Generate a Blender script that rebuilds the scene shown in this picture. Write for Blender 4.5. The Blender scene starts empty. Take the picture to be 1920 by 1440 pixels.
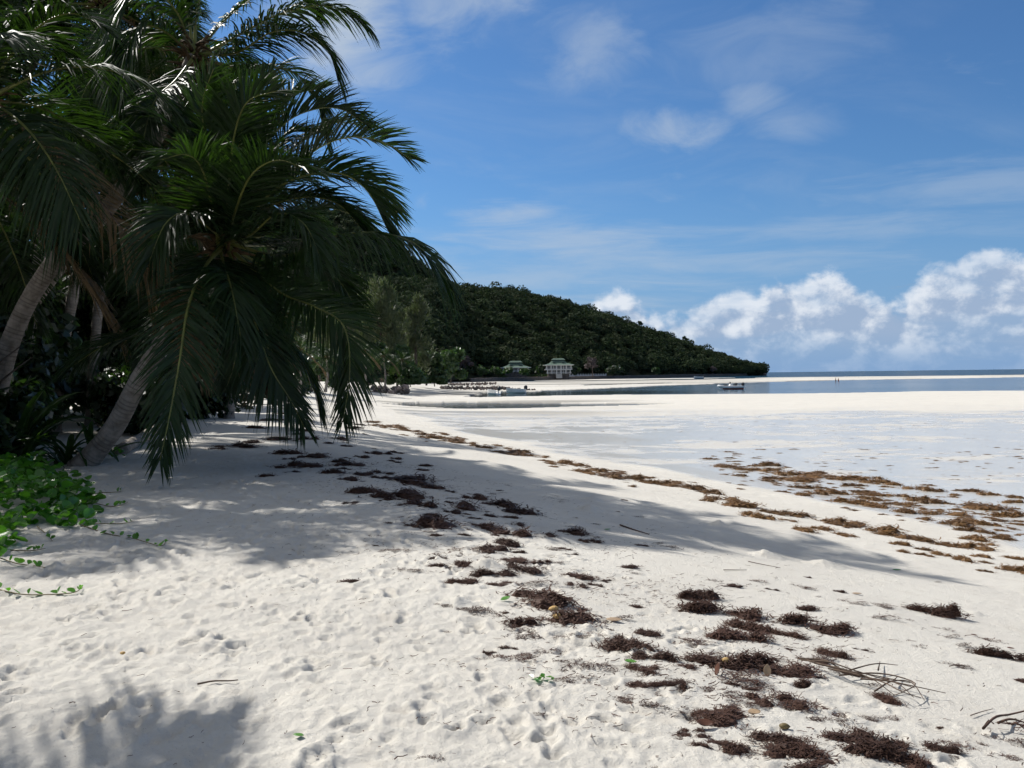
import bpy, math, random
import numpy as np
from mathutils import Vector, Matrix

# ------------------------------------------------------------------ camera, sky, sun, exposure
SC = bpy.context.scene
COL = SC.collection
FPX = 1663.0                     # focal length in pixels of the 1920 px wide photograph
CAM = np.array([0.0, 0.0, 3.3])
PITCH = math.atan(16.0 / FPX)
ROLL = math.radians(0.72)
_f = np.array([0, math.cos(PITCH), -math.sin(PITCH)])
_u0 = np.array([0, math.sin(PITCH), math.cos(PITCH)])
_x = np.array([1.0, 0, 0])
UPV = _u0 * math.cos(ROLL) + _x * math.sin(ROLL)
RTV = _x * math.cos(ROLL) - _u0 * math.sin(ROLL)
cd = bpy.data.cameras.new('camera'); cam = bpy.data.objects.new('camera', cd); COL.objects.link(cam)
cd.sensor_width = 36.0; cd.lens = FPX / 1920 * 36.0
cd.clip_start = 0.05; cd.clip_end = 80000
cam.matrix_world = Matrix(((RTV[0], UPV[0], -_f[0], CAM[0]), (RTV[1], UPV[1], -_f[1], CAM[1]),
                           (RTV[2], UPV[2], -_f[2], CAM[2]), (0, 0, 0, 1)))
SC.camera = cam

SUN_AZ = math.radians(-49)       # left of straight ahead (ahead = +Y)
SUN_EL = math.radians(43)
SUN_STRENGTH = 4.6
SKY_STRENGTH = 0.085
EXPOSURE = 0.28
SC.view_settings.view_transform = 'Standard'; SC.view_settings.look = 'None'
SC.view_settings.exposure = EXPOSURE; SC.view_settings.gamma = 1.0
SC.view_settings.use_curve_mapping = False
SC.render.engine = 'CYCLES'
SC.cycles.max_bounces = 7; SC.cycles.diffuse_bounces = 3; SC.cycles.glossy_bounces = 3
SC.cycles.transparent_max_bounces = 12; SC.cycles.transmission_bounces = 4
SC.cycles.caustics_reflective = False; SC.cycles.caustics_refractive = False
SC.cycles.sample_clamp_indirect = 4.0
SC.cycles.use_denoising = True
SC.cycles.use_adaptive_sampling = True; SC.cycles.adaptive_threshold = 0.02; SC.cycles.adaptive_min_samples = 12

sd = bpy.data.lights.new('sun', 'SUN'); sun = bpy.data.objects.new('sun', sd); COL.objects.link(sun)
sd.energy = SUN_STRENGTH; sd.angle = math.radians(0.53); sd.color = (1.0, 0.965, 0.905)
SUNDIR = Vector((math.sin(SUN_AZ) * math.cos(SUN_EL), math.cos(SUN_AZ) * math.cos(SUN_EL), math.sin(SUN_EL)))
sun.rotation_euler = SUNDIR.to_track_quat('Z', 'Y').to_euler()


class NT:
    """small helper for node trees"""
    def __init__(s, tree):
        s.t = tree; s.n = tree.nodes; s.l = tree.links
    def node(s, typ, **kw):
        n = s.n.new(typ)
        for k, v in kw.items():
            setattr(n, k, v)
        return n
    def put(s, sock, v):
        if v is None:
            return
        if hasattr(v, 'is_linked'):
            s.l.new(v, sock)
        else:
            try:
                sock.default_value = v
            except TypeError:
                sock.default_value = (v, v, v)
    def math(s, op, a, b=None, c=None, clamp=False):
        n = s.node('ShaderNodeMath', operation=op, use_clamp=clamp)
        s.put(n.inputs[0], a); s.put(n.inputs[1], b)
        if c is not None:
            s.put(n.inputs[2], c)
        return n.outputs[0]
    def vmath(s, op, a, b=None):
        n = s.node('ShaderNodeVectorMath', operation=op)
        s.put(n.inputs[0], a)
        if b is not None:
            s.put(n.inputs[1], b)
        return n.outputs['Value'] if op in ('DOT_PRODUCT', 'LENGTH') else n.outputs[0]
    def combine(s, x, y, z):
        n = s.node('ShaderNodeCombineXYZ')
        s.put(n.inputs[0], x); s.put(n.inputs[1], y); s.put(n.inputs[2], z)
        return n.outputs[0]
    def sep(s, v):
        n = s.node('ShaderNodeSeparateXYZ'); s.put(n.inputs[0], v)
        return n.outputs
    def noise(s, vec, scale=5, detail=4, rough=0.55, dist=0.0, dim='3D'):
        n = s.node('ShaderNodeTexNoise', noise_dimensions=dim)
        if vec is not None:
            s.put(n.inputs['Vector'], vec)
        s.put(n.inputs['Scale'], scale); s.put(n.inputs['Detail'], detail)
        s.put(n.inputs['Roughness'], rough); s.put(n.inputs['Distortion'], dist)
        return n.outputs['Fac']
    def sstep(s, v, a, b, o0=0.0, o1=1.0):
        n = s.node('ShaderNodeMapRange', interpolation_type='SMOOTHSTEP')
        s.put(n.inputs[0], v); s.put(n.inputs[1], a); s.put(n.inputs[2], b)
        s.put(n.inputs[3], o0); s.put(n.inputs[4], o1)
        return n.outputs[0]
    def mix(s, f, a, b, blend='MIX'):
        n = s.node('ShaderNodeMix', data_type='RGBA', blend_type=blend)
        s.put(n.inputs[0], f)
        s.put(n.inputs[6], a if hasattr(a, 'is_linked') else (*a, 1.0))
        s.put(n.inputs[7], b if hasattr(b, 'is_linked') else (*b, 1.0))
        return n.outputs[2]
    def ramp(s, f, stops):
        n = s.node('ShaderNodeValToRGB')
        s.put(n.inputs[0], f)
        e = n.color_ramp.elements
        while len(e) < len(stops):
            e.new(0.5)
        for i, (p, c) in enumerate(stops):
            e[i].position = p; e[i].color = (*c, 1.0)
        return n.outputs[0]


# ---- world: physical sky with a ring of trade-wind cumulus at the horizon and thin high cloud
W = bpy.data.worlds.new('World'); SC.world = W; W.use_nodes = True
W.cycles.sampling_method = 'MANUAL'; W.cycles.sample_map_resolution = 512
w = NT(W.node_tree); w.n.clear()
sky = w.node('ShaderNodeTexSky', sky_type='NISHITA', sun_disc=False)
sky.sun_elevation = SUN_EL; sky.sun_rotation = SUN_AZ
sky.altitude = 0; sky.air_density = 1.0; sky.dust_density = 0.35; sky.ozone_density = 2.2
tc = w.node('ShaderNodeTexCoord')
dirv = w.vmath('NORMALIZE', tc.outputs['Generated'])
dx, dy, dz = w.sep(dirv)
az = w.math('ARCTAN2', dx, dy)
zc = w.math('MAXIMUM', dz, 0.0)
# high thin cloud, on a flat layer overhead
inv = w.math('DIVIDE', 1.0, w.math('ADD', zc, 0.06))
pu = w.math('MULTIPLY', dx, inv); pv = w.math('MULTIPLY', dy, inv)
pc = w.combine(w.math('ADD', w.math('MULTIPLY', pu, 0.75), w.math('MULTIPLY', pv, 0.2)),
               w.math('SUBTRACT', w.math('MULTIPLY', pv, 0.95), w.math('MULTIPLY', pu, 0.35)), 3.7)
n1 = w.noise(pc, 1.15, 7, 0.62, 0.6)
n2 = w.noise(w.vmath('ADD', pc, (7.3, 2.1, 0.0)), 0.45, 3, 0.5)
cir = w.math('MULTIPLY', w.sstep(n1, 0.46, 0.78), w.sstep(n2, 0.40, 0.66))
cir = w.math('MULTIPLY', cir, 0.45)
# broken white cloud overhead (it shows through the palms at the top left); its unseen spread is added to brighten and neutralise the shade
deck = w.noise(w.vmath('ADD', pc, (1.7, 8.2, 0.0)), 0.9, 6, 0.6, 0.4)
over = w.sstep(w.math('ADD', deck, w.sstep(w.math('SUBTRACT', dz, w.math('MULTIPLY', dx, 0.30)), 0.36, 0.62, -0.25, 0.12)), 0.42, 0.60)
# individual wispy clouds: centre azimuth, centre height, half sizes, slant, strength
av = w.combine(az, dz, 0.0)
wn = w.noise(w.vmath('MULTIPLY', av, (7.0, 16.0, 1.0)), 1.0, 6, 0.6, 0.8)
wn2 = w.noise(w.vmath('MULTIPLY', av, (5.0, 34.0, 1.0)), 1.3, 6, 0.62, 0.5)
def wisp(px, py, sx, sy, slant, amt, nz):
    a0 = math.atan((px - 960) / FPX); z0 = math.sin(math.atan((704 - py) / FPX * math.cos(a0)))
    m_ = w.node('ShaderNodeMapping', vector_type='POINT')
    w.put(m_.inputs['Vector'], w.vmath('SUBTRACT', av, (a0, z0, 0.0)))
    m_.inputs['Rotation'].default_value = (0, 0, -math.atan(slant)); m_.inputs['Scale'].default_value = (1 / sx, 1 / sy, 1.0)
    q = w.vmath('LENGTH', m_.outputs[0])
    g = w.sstep(q, 0.0, 2.0, 1.0, 0.0)
    return w.math('MULTIPLY', w.sstep(w.math('ADD', w.math('MULTIPLY', g, 0.44), nz), 0.60, 1.12), amt)
wl = [(1270, 245, .06, .022, .30, .58, wn), (900, 10, .08, .040, .0, .68, wn), (1120, 110, .06, .040, .5, .45, wn),
      (1440, 90, .12, .045, .1, .26, wn), (1490, 245, .055, .024, -.1, .40, wn), (1415, 195, .04, .018, -.2, .42, wn), (640, 60, .07, .07, .0, .95, wn),
      (930, 400, .06, .014, .05, .60, wn2), (1080, 455, .13, .022, .10, .62, wn2), (960, 510, .22, .030, .08, .5, wn2),
      (1500, 440, .24, .014, .10, .36, wn2), (1880, 350, .16, .022, .16, .34, wn2), (1250, 500, .25, .016, .08, .45, wn2)]
for a in wl:
    cir = w.math('MAXIMUM', cir, wisp(*a))
# cumulus ring: tops follow an uneven skyline, bodies fade to haze below
curve = w.node('ShaderNodeFloatCurve')
w.put(curve.inputs['Value'], w.math('ADD', w.math('DIVIDE', az, 2 * math.pi), 0.5))
pts = []
rr = random.Random(5)
for i in range(0, 41):
    p = i / 40
    if p < 0.485 or p > 0.60:
        pts.append((p, 0.25 + 0.5 * rr.random()))
for px, py in [(950, 640), (1020, 640), (1085, 590), (1115, 562), (1160, 548), (1205, 566), (1235, 590), (1290, 585), (1330, 552), (1375, 535), (1405, 556), (1428, 560), (1440, 525), (1475, 518),
               (1510, 524), (1550, 503), (1585, 524), (1640, 545), (1680, 560), (1712, 552), (1735, 530), (1790, 520), (1800, 488), (1850, 458), (1890, 470), (1925, 476), (1990, 500), (2080, 560)]:
    a0 = math.atan((px - 960) / FPX); zz = math.sin(math.atan((701 - py) / FPX * math.cos(a0)))
    pts.append((a0 / (2 * math.pi) + 0.5, zz / 0.2))
pts.sort()
cv = curve.mapping.curves[0]
cv.points[0].location = (0, pts[0][1]); cv.points[1].location = (1, pts[0][1])
for p in pts:
    if 0 < p[0] < 1:
        cv.points.new(*p)
curve.mapping.update()
top = w.math('MULTIPLY', curve.outputs[0], 0.2)
cp = w.combine(w.math('MULTIPLY', az, 1.0), w.math('MULTIPLY', dz, 1.25), 0.7)
def billow(off):
    v = w.vmath('ADD', cp, off)
    a = w.noise(v, 14, 3, 0.5, 0.25); b = w.noise(v, 38, 5, 0.58, 0.2)
    return w.math('ADD', w.math('MULTIPLY', a, 0.62), w.math('MULTIPLY', b, 0.5))
b0 = billow((0, 0, 0)); b1 = billow((-0.010, 0.014, 0))
depth = w.math('SUBTRACT', top, dz)
val = w.math('ADD', w.math('MULTIPLY', depth, 22.0), w.math('MULTIPLY', w.math('SUBTRACT', b0, 0.53), 1.9))
cum = w.sstep(val, 0.0, 0.42)
hole = w.sstep(w.math('ADD', w.noise(w.vmath('MULTIPLY', cp, (1, 2.6, 1)), 11, 4, 0.55), w.math('MULTIPLY', depth, -1.2)), 0.30, 0.52)
lowf = w.sstep(dz, 0.004, 0.05)
cum = w.math('MULTIPLY', cum, w.math('MULTIPLY', w.math('ADD', 0.66, w.math('MULTIPLY', hole, 0.34)), w.math('ADD', 0.25, w.math('MULTIPLY', lowf, 0.75))))
rel = w.math('ADD', 0.55, w.math('MULTIPLY', w.math('SUBTRACT', b0, b1), 2.6))
body = w.sstep(depth, 0.002, 0.036)
lit = w.math('SUBTRACT', rel, w.math('MULTIPLY', body, 0.36), clamp=True)
K = 1.0 / SKY_STRENGTH
ccol = w.mix(w.sstep(lit, 0.0, 0.62), tuple(K * c for c in (0.28, 0.37, 0.515)), tuple(K * c for c in (0.62, 0.665, 0.73)))
cirv = tuple(K * c for c in (0.40, 0.47, 0.56))
tint = w.mix(1.0, sky.outputs[0], (0.44, 0.70, 0.96), 'MULTIPLY')
tint = w.mix(w.sstep(dz, 0.22, -0.01, 0.0, 0.9), tint, tuple(K * c for c in (0.175, 0.305, 0.53)))
c1 = w.mix(cir, tint, cirv)
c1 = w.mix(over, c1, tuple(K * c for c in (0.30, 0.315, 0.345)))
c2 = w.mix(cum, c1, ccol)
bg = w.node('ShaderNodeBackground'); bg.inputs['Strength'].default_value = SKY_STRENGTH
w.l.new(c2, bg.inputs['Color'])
wo = w.node('ShaderNodeOutputWorld'); w.l.new(bg.outputs[0], wo.inputs['Surface'])

# ------------------------------------------------------------------ helpers
RNG = np.random.default_rng(11)
R = random.Random(3)

def ray(u, v):
    d = _f + RTV * ((u - 960) / FPX) + UPV * ((720 - v) / FPX)
    return d

def at(u, v, Y):
    """the point that shows at photo pixel (u, v) when it lies Y metres ahead"""
    d = ray(u, v)
    return CAM + d * (Y / d[1])

def mesh_raw(name, V, F):
    V = np.asarray(V, dtype=np.float32)
    me = bpy.data.meshes.new(name)
    if isinstance(F, np.ndarray) and F.ndim == 2:
        k = F.shape[1]; n = len(F)
        me.vertices.add(len(V)); me.vertices.foreach_set('co', V.ravel())
        me.loops.add(n * k); me.loops.foreach_set('vertex_index', F.astype(np.int32).ravel())
        me.polygons.add(n); me.polygons.foreach_set('loop_start', np.arange(0, n * k, k, dtype=np.int32))
        me.update(calc_edges=True)
    else:
        me.from_pydata([tuple(map(float, p)) for p in V], [], [tuple(int(i) for i in f) for f in F])
        me.update()
    return me

def link(name, data, parent=None, loc=None):
    o = bpy.data.objects.new(name, data); COL.objects.link(o)
    if parent is not None:
        o.parent = parent
    if loc is not None:
        o.location = tuple(float(c) for c in loc)
    return o

def mk(name, V, F, mat, parent=None, smooth=False, origin=None):
    V = np.asarray(V, dtype=float)
    if origin is not None:
        V = V - np.asarray(origin, dtype=float)
    me = mesh_raw(name, V, F)
    if mat is not None:
        for m in (mat if isinstance(mat, (list, tuple)) else [mat]):
            me.materials.append(m)
    if smooth:
        me.polygons.foreach_set('use_smooth', np.ones(len(me.polygons), dtype=bool))
    return link(name, me, parent)

def tag(o, label=None, cat=None, group=None, kind=None):
    if label: o['label'] = label
    if cat: o['category'] = cat
    if group: o['group'] = group
    if kind: o['kind'] = kind
    return o

def empty(name, loc, label, cat, group=None):
    o = link(name, None, None, loc)
    o.empty_display_size = 0.2
    return tag(o, label, cat, group)

class MB:
    """collects pieces of geometry for one mesh"""
    def __init__(s): s.v = []; s.f = []; s.n = 0
    def add(s, V, F):
        s.v.extend([tuple(map(float, p)) for p in V]); s.f.extend([tuple(int(i) + s.n for i in f) for f in F]); s.n += len(V)
        return s
    def box(s, c, d, rz=0.0):
        x, y, z = [a / 2 for a in d]
        V = np.array([(-x, -y, -z), (x, -y, -z), (x, y, -z), (-x, y, -z), (-x, -y, z), (x, -y, z), (x, y, z), (-x, y, z)])
        if rz:
            cr, sr = math.cos(rz), math.sin(rz)
            V = np.stack([V[:, 0] * cr - V[:, 1] * sr, V[:, 0] * sr + V[:, 1] * cr, V[:, 2]], 1)
        return s.add(V + np.array(c), [(3, 2, 1, 0), (4, 5, 6, 7), (0, 1, 5, 4), (1, 2, 6, 5), (2, 3, 7, 6), (3, 0, 4, 7)])
    def tube(s, P, r, n=8, cap=True):
        V, F = tube(P, r, n, cap)
        return s.add(V, F)
    def loft(s, rings, cap=True):
        k = len(rings[0]); V = [p for r_ in rings for p in r_]; F = []
        for i in range(len(rings) - 1):
            for j in range(k):
                F.append((i * k + j, i * k + (j + 1) % k, (i + 1) * k + (j + 1) % k, (i + 1) * k + j))
        if cap:
            F.append(tuple(range(k - 1, -1, -1))); F.append(tuple((len(rings) - 1) * k + j for j in range(k)))
        return s.add(V, F)
    def build(s, name, mat, parent=None, smooth=False, origin=None):
        return mk(name, s.v, s.f, mat, parent, smooth, origin)

def frames(P):
    P = np.asarray(P, float)
    T = np.gradient(P, axis=0); T /= np.linalg.norm(T, axis=1)[:, None] + 1e-9
    ref = np.array([0, 0, 1.0]) if abs(T[0][2]) < 0.9 else np.array([0, 1.0, 0])
    A = np.cross(T[0], ref); A /= np.linalg.norm(A)
    As = []
    for t in T:
        A = A - t * np.dot(A, t); A /= np.linalg.norm(A) + 1e-9
        As.append(A)
    As = np.array(As)
    return P, T, As, np.cross(T, As)

def tube(P, r, n=8, cap=True):
    P, T, A, B = frames(P)
    r = np.broadcast_to(np.asarray(r, float), (len(P),))
    th = np.linspace(0, 2 * np.pi, n, endpoint=False)
    V = P[:, None, :] + r[:, None, None] * (A[:, None, :] * np.cos(th)[None, :, None] + B[:, None, :] * np.sin(th)[None, :, None])
    V = V.reshape(-1, 3); F = []
    for i in range(len(P) - 1):
        for j in range(n):
            F.append((i * n + j, i * n + (j + 1) % n, (i + 1) * n + (j + 1) % n, (i + 1) * n + j))
    if cap:
        F.append(tuple(range(n - 1, -1, -1))); F.append(tuple((len(P) - 1) * n + j for j in range(n)))
    return V, F

def spline(C, n):
    """Catmull-Rom through the control points"""
    C = np.asarray(C, float)
    E = np.vstack([2 * C[0] - C[1], C, 2 * C[-1] - C[-2]])
    m = len(C) - 1
    out = []
    for t in np.linspace(0, m - 1e-6, n):
        i = int(t); f = t - i
        p0, p1, p2, p3 = E[i], E[i + 1], E[i + 2], E[i + 3]
        out.append(0.5 * (2 * p1 + (p2 - p0) * f + (2 * p0 - 5 * p1 + 4 * p2 - p3) * f * f + (3 * p1 - p0 - 3 * p2 + p3) * f ** 3))
    return np.array(out)

def vnoise(x, y, seed=0):
    """2D value noise in 0..1"""
    xi = np.floor(x).astype(np.int64); yi = np.floor(y).astype(np.int64)
    fx = x - xi; fy = y - yi
    fx = fx * fx * (3 - 2 * fx); fy = fy * fy * (3 - 2 * fy)
    def h(a, b):
        n = (a * 374761393 + b * 668265263 + seed * 982451653) & 0x7fffffff
        n = ((n ^ (n >> 13)) * 1274126177) & 0x7fffffff
        n = n ^ (n >> 16)
        return (n & 0xffff) / 65535.0
    a = h(xi, yi); b = h(xi + 1, yi); c = h(xi, yi + 1); d = h(xi + 1, yi + 1)
    return (a * (1 - fx) + b * fx) * (1 - fy) + (c * (1 - fx) + d * fx) * fy

def fbm(x, y, o=4, seed=0, g=0.5):
    s = 0; a = 1; t = 0
    for i in range(o):
        s = s + a * vnoise(x * 2 ** i + 17.3 * i, y * 2 ** i - 9.1 * i, seed + i); t += a; a *= g
    return s / t

def smooth(a, b, x):
    t = np.clip((x - a) / (b - a), 0, 1)
    return t * t * (3 - 2 * t)

# ------------------------------------------------------------------ materials
MATS = {}
def principled(name, col, rough=0.6, spec=0.5, var=0.25, vscale=3.0, bump=0.0, bscale=20.0, metallic=0.0, coat=0.0, gen=False):
    m = bpy.data.materials.new(name); m.use_nodes = True
    t = NT(m.node_tree); t.n.clear()
    b = t.node('ShaderNodeBsdfPrincipled'); o = t.node('ShaderNodeOutputMaterial')
    t.l.new(b.outputs[0], o.inputs[0])
    tcn = t.node('ShaderNodeTexCoord'); vec = tcn.outputs['Generated' if gen else 'Object']
    n = t.noise(vec, vscale, 4, 0.6)
    dark = tuple(c * (1 - var) for c in col); lite = tuple(min(1, c * (1 + var)) for c in col)
    t.l.new(t.mix(t.sstep(n, 0.3, 0.7), dark, lite), b.inputs['Base Color'])
    b.inputs['Roughness'].default_value = rough; b.inputs['Specular IOR Level'].default_value = spec
    b.inputs['Metallic'].default_value = metallic; b.inputs['Coat Weight'].default_value = coat
    if bump:
        bn = t.node('ShaderNodeBump'); bn.inputs['Strength'].default_value = bump; bn.inputs['Distance'].default_value = 0.02
        t.l.new(t.noise(vec, bscale, 5, 0.6), bn.inputs['Height']); t.l.new(bn.outputs[0], b.inputs['Normal'])
    MATS[name] = m
    return m

def leafmat(name, col, trans, rough=0.38, tw=0.35, var=0.35, vscale=1.2, spec=0.5, rnd=0.25):
    m = bpy.data.materials.new(name); m.use_nodes = True
    t = NT(m.node_tree); t.n.clear()
    b = t.node('ShaderNodeBsdfPrincipled'); tr = t.node('ShaderNodeBsdfTranslucent'); mx = t.node('ShaderNodeMixShader')
    o = t.node('ShaderNodeOutputMaterial')
    tcn = t.node('ShaderNodeTexCoord'); oi = t.node('ShaderNodeObjectInfo')
    n = t.noise(tcn.outputs['Object'], vscale, 4, 0.65)
    k = t.math('ADD', t.math('MULTIPLY', t.math('SUBTRACT', n, 0.5), 2 * var), t.math('ADD', 1.0, t.math('MULTIPLY', t.math('SUBTRACT', oi.outputs['Random'], 0.5), rnd)))
    cc = t.mix(1.0, col, t.combine(k, k, k), 'MULTIPLY')
    t.l.new(cc, b.inputs['Base Color'])
    t.l.new(t.mix(1.0, trans, t.combine(k, k, k), 'MULTIPLY'), tr.inputs['Color'])
    b.inputs['Roughness'].default_value = rough; b.inputs['Specular IOR Level'].default_value = spec
    mx.inputs[0].default_value = tw
    t.l.new(b.outputs[0], mx.inputs[1]); t.l.new(tr.outputs[0], mx.inputs[2]); t.l.new(mx.outputs[0], o.inputs[0])
    MATS[name] = m
    return m

FROND = leafmat('palm_leaflet', (0.017, 0.034, 0.011), (0.045, 0.11, 0.008), 0.5, 0.22, 0.45, 1.6, 0.3)
FROND_DRY = leafmat('palm_leaflet_dry', (0.16, 0.11, 0.055), (0.18, 0.11, 0.03), 0.6, 0.25)
RACHIS = principled('palm_rachis', (0.14, 0.15, 0.035), 0.45, 0.5, 0.3, 2.0)
FIBRE = principled('palm_fibre', (0.10, 0.065, 0.035), 0.9, 0.2, 0.5, 9.0, 0.6, 40)
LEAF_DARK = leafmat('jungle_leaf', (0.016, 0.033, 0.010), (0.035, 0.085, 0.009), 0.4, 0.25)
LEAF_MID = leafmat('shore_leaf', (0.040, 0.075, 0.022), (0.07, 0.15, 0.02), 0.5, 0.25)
LEAF_GREY = leafmat('casuarina_leaf', (0.085, 0.10, 0.048), (0.10, 0.14, 0.035), 0.65, 0.25)
LEAF_OLIVE = leafmat('hill_leaf', (0.037, 0.051, 0.031), (0.036, 0.058, 0.019), 0.9, 0.2, 0.5, 0.03, 0.08)
t = NT(LEAF_OLIVE.node_tree)
tone = t.node('ShaderNodeAttribute', attribute_name='tone').outputs['Fac']
for nd in list(t.n):
    if nd.type == 'BSDF_PRINCIPLED':
        lk = nd.inputs['Base Color'].links[0].from_socket
        tc_ = t.ramp(tone, [(0.0, (0.55, 0.6, 0.6)), (0.35, (0.85, 0.95, 0.8)), (0.62, (1.1, 1.15, 0.95)), (0.85, (1.4, 1.2, 1.05)), (1.0, (1.55, 1.5, 1.45))])
        t.l.new(t.mix(1.0, lk, tc_, 'MULTIPLY'), nd.inputs['Base Color'])
LEAF_PURPLE = leafmat('bare_twigs', (0.11, 0.085, 0.085), (0.08, 0.06, 0.05), 0.8, 0.1)
LEAF_VINE = leafmat('vine_leaf', (0.06, 0.19, 0.022), (0.14, 0.42, 0.016), 0.30, 0.33, 0.25, 1.0, 0.6, 0.5)
LEAF_STRAP = leafmat('strap_leaf', (0.022, 0.05, 0.012), (0.07, 0.15, 0.012), 0.36, 0.30)
BARK = principled('tree_bark', (0.10, 0.08, 0.065), 0.9, 0.2, 0.4, 4.0, 0.6, 18)
RUNNER = principled('vine_runner', (0.16, 0.12, 0.05), 0.6, 0.3, 0.3, 8.0)
ROCK = principled('granite', (0.25, 0.20, 0.175), 0.85, 0.3, 0.35, 1.3, 0.8, 6)
ROCK_DARK = principled('granite_dark', (0.11, 0.095, 0.085), 0.85, 0.3, 0.4, 0.9, 0.8, 6)
WHITE = principled('white_paint', (0.72, 0.72, 0.70), 0.55, 0.4, 0.06, 2.0)
WALLW = principled('villa_render', (0.52, 0.49, 0.45), 0.8, 0.3, 0.08, 0.8)
ROOFG = principled('green_roof', (0.085, 0.14, 0.105), 0.7, 0.4, 0.14, 1.5, 0.3, 12)
GLASS = principled('dark_glass', (0.02, 0.025, 0.03), 0.12, 0.6, 0.2, 1.0)
RUBBER = principled('grey_pontoon', (0.55, 0.56, 0.57), 0.45, 0.5, 0.06, 2.0)
HULLR = principled('red_antifouling', (0.33, 0.05, 0.035), 0.5, 0.4, 0.15, 3.0)
BLACKP = principled('black_plastic', (0.02, 0.021, 0.024), 0.35, 0.5, 0.2, 3.0)
SKIN = principled('skin', (0.38, 0.22, 0.15), 0.6, 0.3, 0.05, 3.0)
HAIR = principled('hair', (0.03, 0.02, 0.014), 0.7, 0.3, 0.2, 3.0)
CLOTH_D = principled('dark_swimwear', (0.03, 0.04, 0.08), 0.8, 0.2, 0.2, 3.0)
CLOTH_R = principled('red_swimwear', (0.28, 0.05, 0.05), 0.8, 0.2, 0.2, 3.0)
WEED_DARK = leafmat('dry_seaweed', (0.07, 0.035, 0.024), (0.085, 0.03, 0.012), 0.7, 0.10, 0.45, 9.0, 0.25, 0.5)
WEED_GOLD = leafmat('golden_seaweed', (0.165, 0.085, 0.026), (0.17, 0.08, 0.014), 0.55, 0.16, 0.5, 7.0, 0.35, 0.5)
DEADLEAF = leafmat('dead_leaf', (0.13, 0.055, 0.035), (0.16, 0.05, 0.02), 0.5, 0.15, 0.4, 12.0)
PALELEAF = leafmat('pale_leaf', (0.42, 0.30, 0.19), (0.3, 0.18, 0.08), 0.6, 0.15, 0.3, 12.0)
GREENLEAF = leafmat('green_leaf', (0.10, 0.26, 0.045), (0.16, 0.40, 0.03), 0.4, 0.2, 0.3, 12.0)
YELLOW = principled('yellow_husk', (0.55, 0.36, 0.14), 0.7, 0.3, 0.3, 18.0, 0.4, 40)
STICK = principled('driftwood_twig', (0.10, 0.06, 0.045), 0.85, 0.2, 0.4, 14.0, 0.5, 60)
STRAW = principled('dry_palm_rib', (0.11, 0.078, 0.058), 0.8, 0.2, 0.4, 10.0)
STEMG = principled('green_stem', (0.10, 0.12, 0.03), 0.6, 0.3, 0.3, 6.0)

# palm trunk: grey bark with darker ring scars that follow the trunk (attribute runs along it)
TRUNK = bpy.data.materials.new('palm_trunk'); TRUNK.use_nodes = True
t = NT(TRUNK.node_tree); t.n.clear()
b = t.node('ShaderNodeBsdfPrincipled'); o = t.node('ShaderNodeOutputMaterial'); t.l.new(b.outputs[0], o.inputs[0])
at_ = t.node('ShaderNodeAttribute', attribute_name='ring'); tcn = t.node('ShaderNodeTexCoord')
nz = t.noise(tcn.outputs['Object'], 5, 5, 0.65); nf = t.noise(tcn.outputs['Object'], 40, 4, 0.6)
base = t.mix(t.sstep(nz, 0.3, 0.72), (0.17, 0.145, 0.12), (0.34, 0.30, 0.26))
base = t.mix(t.math('MULTIPLY', at_.outputs['Fac'], t.math('ADD', 0.35, t.math('MULTIPLY', nf, 0.6))), base, (0.075, 0.058, 0.045))
t.l.new(base, b.inputs['Base Color']); b.inputs['Roughness'].default_value = 0.88; b.inputs['Specular IOR Level'].default_value = 0.2
bn = t.node('ShaderNodeBump'); bn.inputs['Strength'].default_value = 0.6; bn.inputs['Distance'].default_value = 0.012
t.l.new(nf, bn.inputs['Height']); t.l.new(bn.outputs[0], b.inputs['Normal'])

# sand: one material, wetness comes with the surface as an attribute
SAND = bpy.data.materials.new('coral_sand'); SAND.use_nodes = True
t = NT(SAND.node_tree); t.n.clear()
b = t.node('ShaderNodeBsdfPrincipled'); o = t.node('ShaderNodeOutputMaterial'); t.l.new(b.outputs[0], o.inputs[0])
geo = t.node('ShaderNodeNewGeometry'); P = geo.outputs['Position']
wa = t.node('ShaderNodeAttribute', attribute_name='wet').outputs['Fac']
sa = t.node('ShaderNodeAttribute', attribute_name='silt').outputs['Fac']
big = t.noise(P, 0.55, 4, 0.55); mid = t.noise(P, 5.0, 5, 0.62); grain = t.noise(P, 420.0, 2, 0.6); fine = t.noise(P, 48.0, 5, 0.68)
c = t.mix(t.sstep(big, 0.35, 0.68), (0.615, 0.585, 0.53), (0.66, 0.63, 0.57))
c = t.mix(t.math('MULTIPLY', t.sstep(mid, 0.50, 0.74), 0.40), c, (0.52, 0.475, 0.41))
c = t.mix(t.math('MULTIPLY', t.sstep(fine, 0.60, 0.72), 0.30), c, (0.40, 0.35, 0.30))
speck = t.node('ShaderNodeTexVoronoi', feature='F1'); t.put(speck.inputs['Scale'], 55.0); t.l.new(P, speck.inputs['Vector'])
c = t.mix(t.math('MULTIPLY', t.sstep(speck.outputs['Distance'], 0.13, 0.06), t.sstep(mid, 0.52, 0.62)), c, (0.16, 0.11, 0.085))
c = t.mix(t.math('MULTIPLY', wa, 0.30), c, (0.44, 0.42, 0.38))
c = t.mix(sa, c, (0.105, 0.10, 0.085))
t.l.new(c, b.inputs['Base Color'])
t.l.new(t.sstep(wa, 0.15, 0.95, 0.92, 0.17), b.inputs['Roughness'])
t.l.new(t.math('ADD', 0.12, t.math('MULTIPLY', wa, 0.22)), b.inputs['Specular IOR Level'])
b.inputs['IOR'].default_value = 1.36
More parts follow.
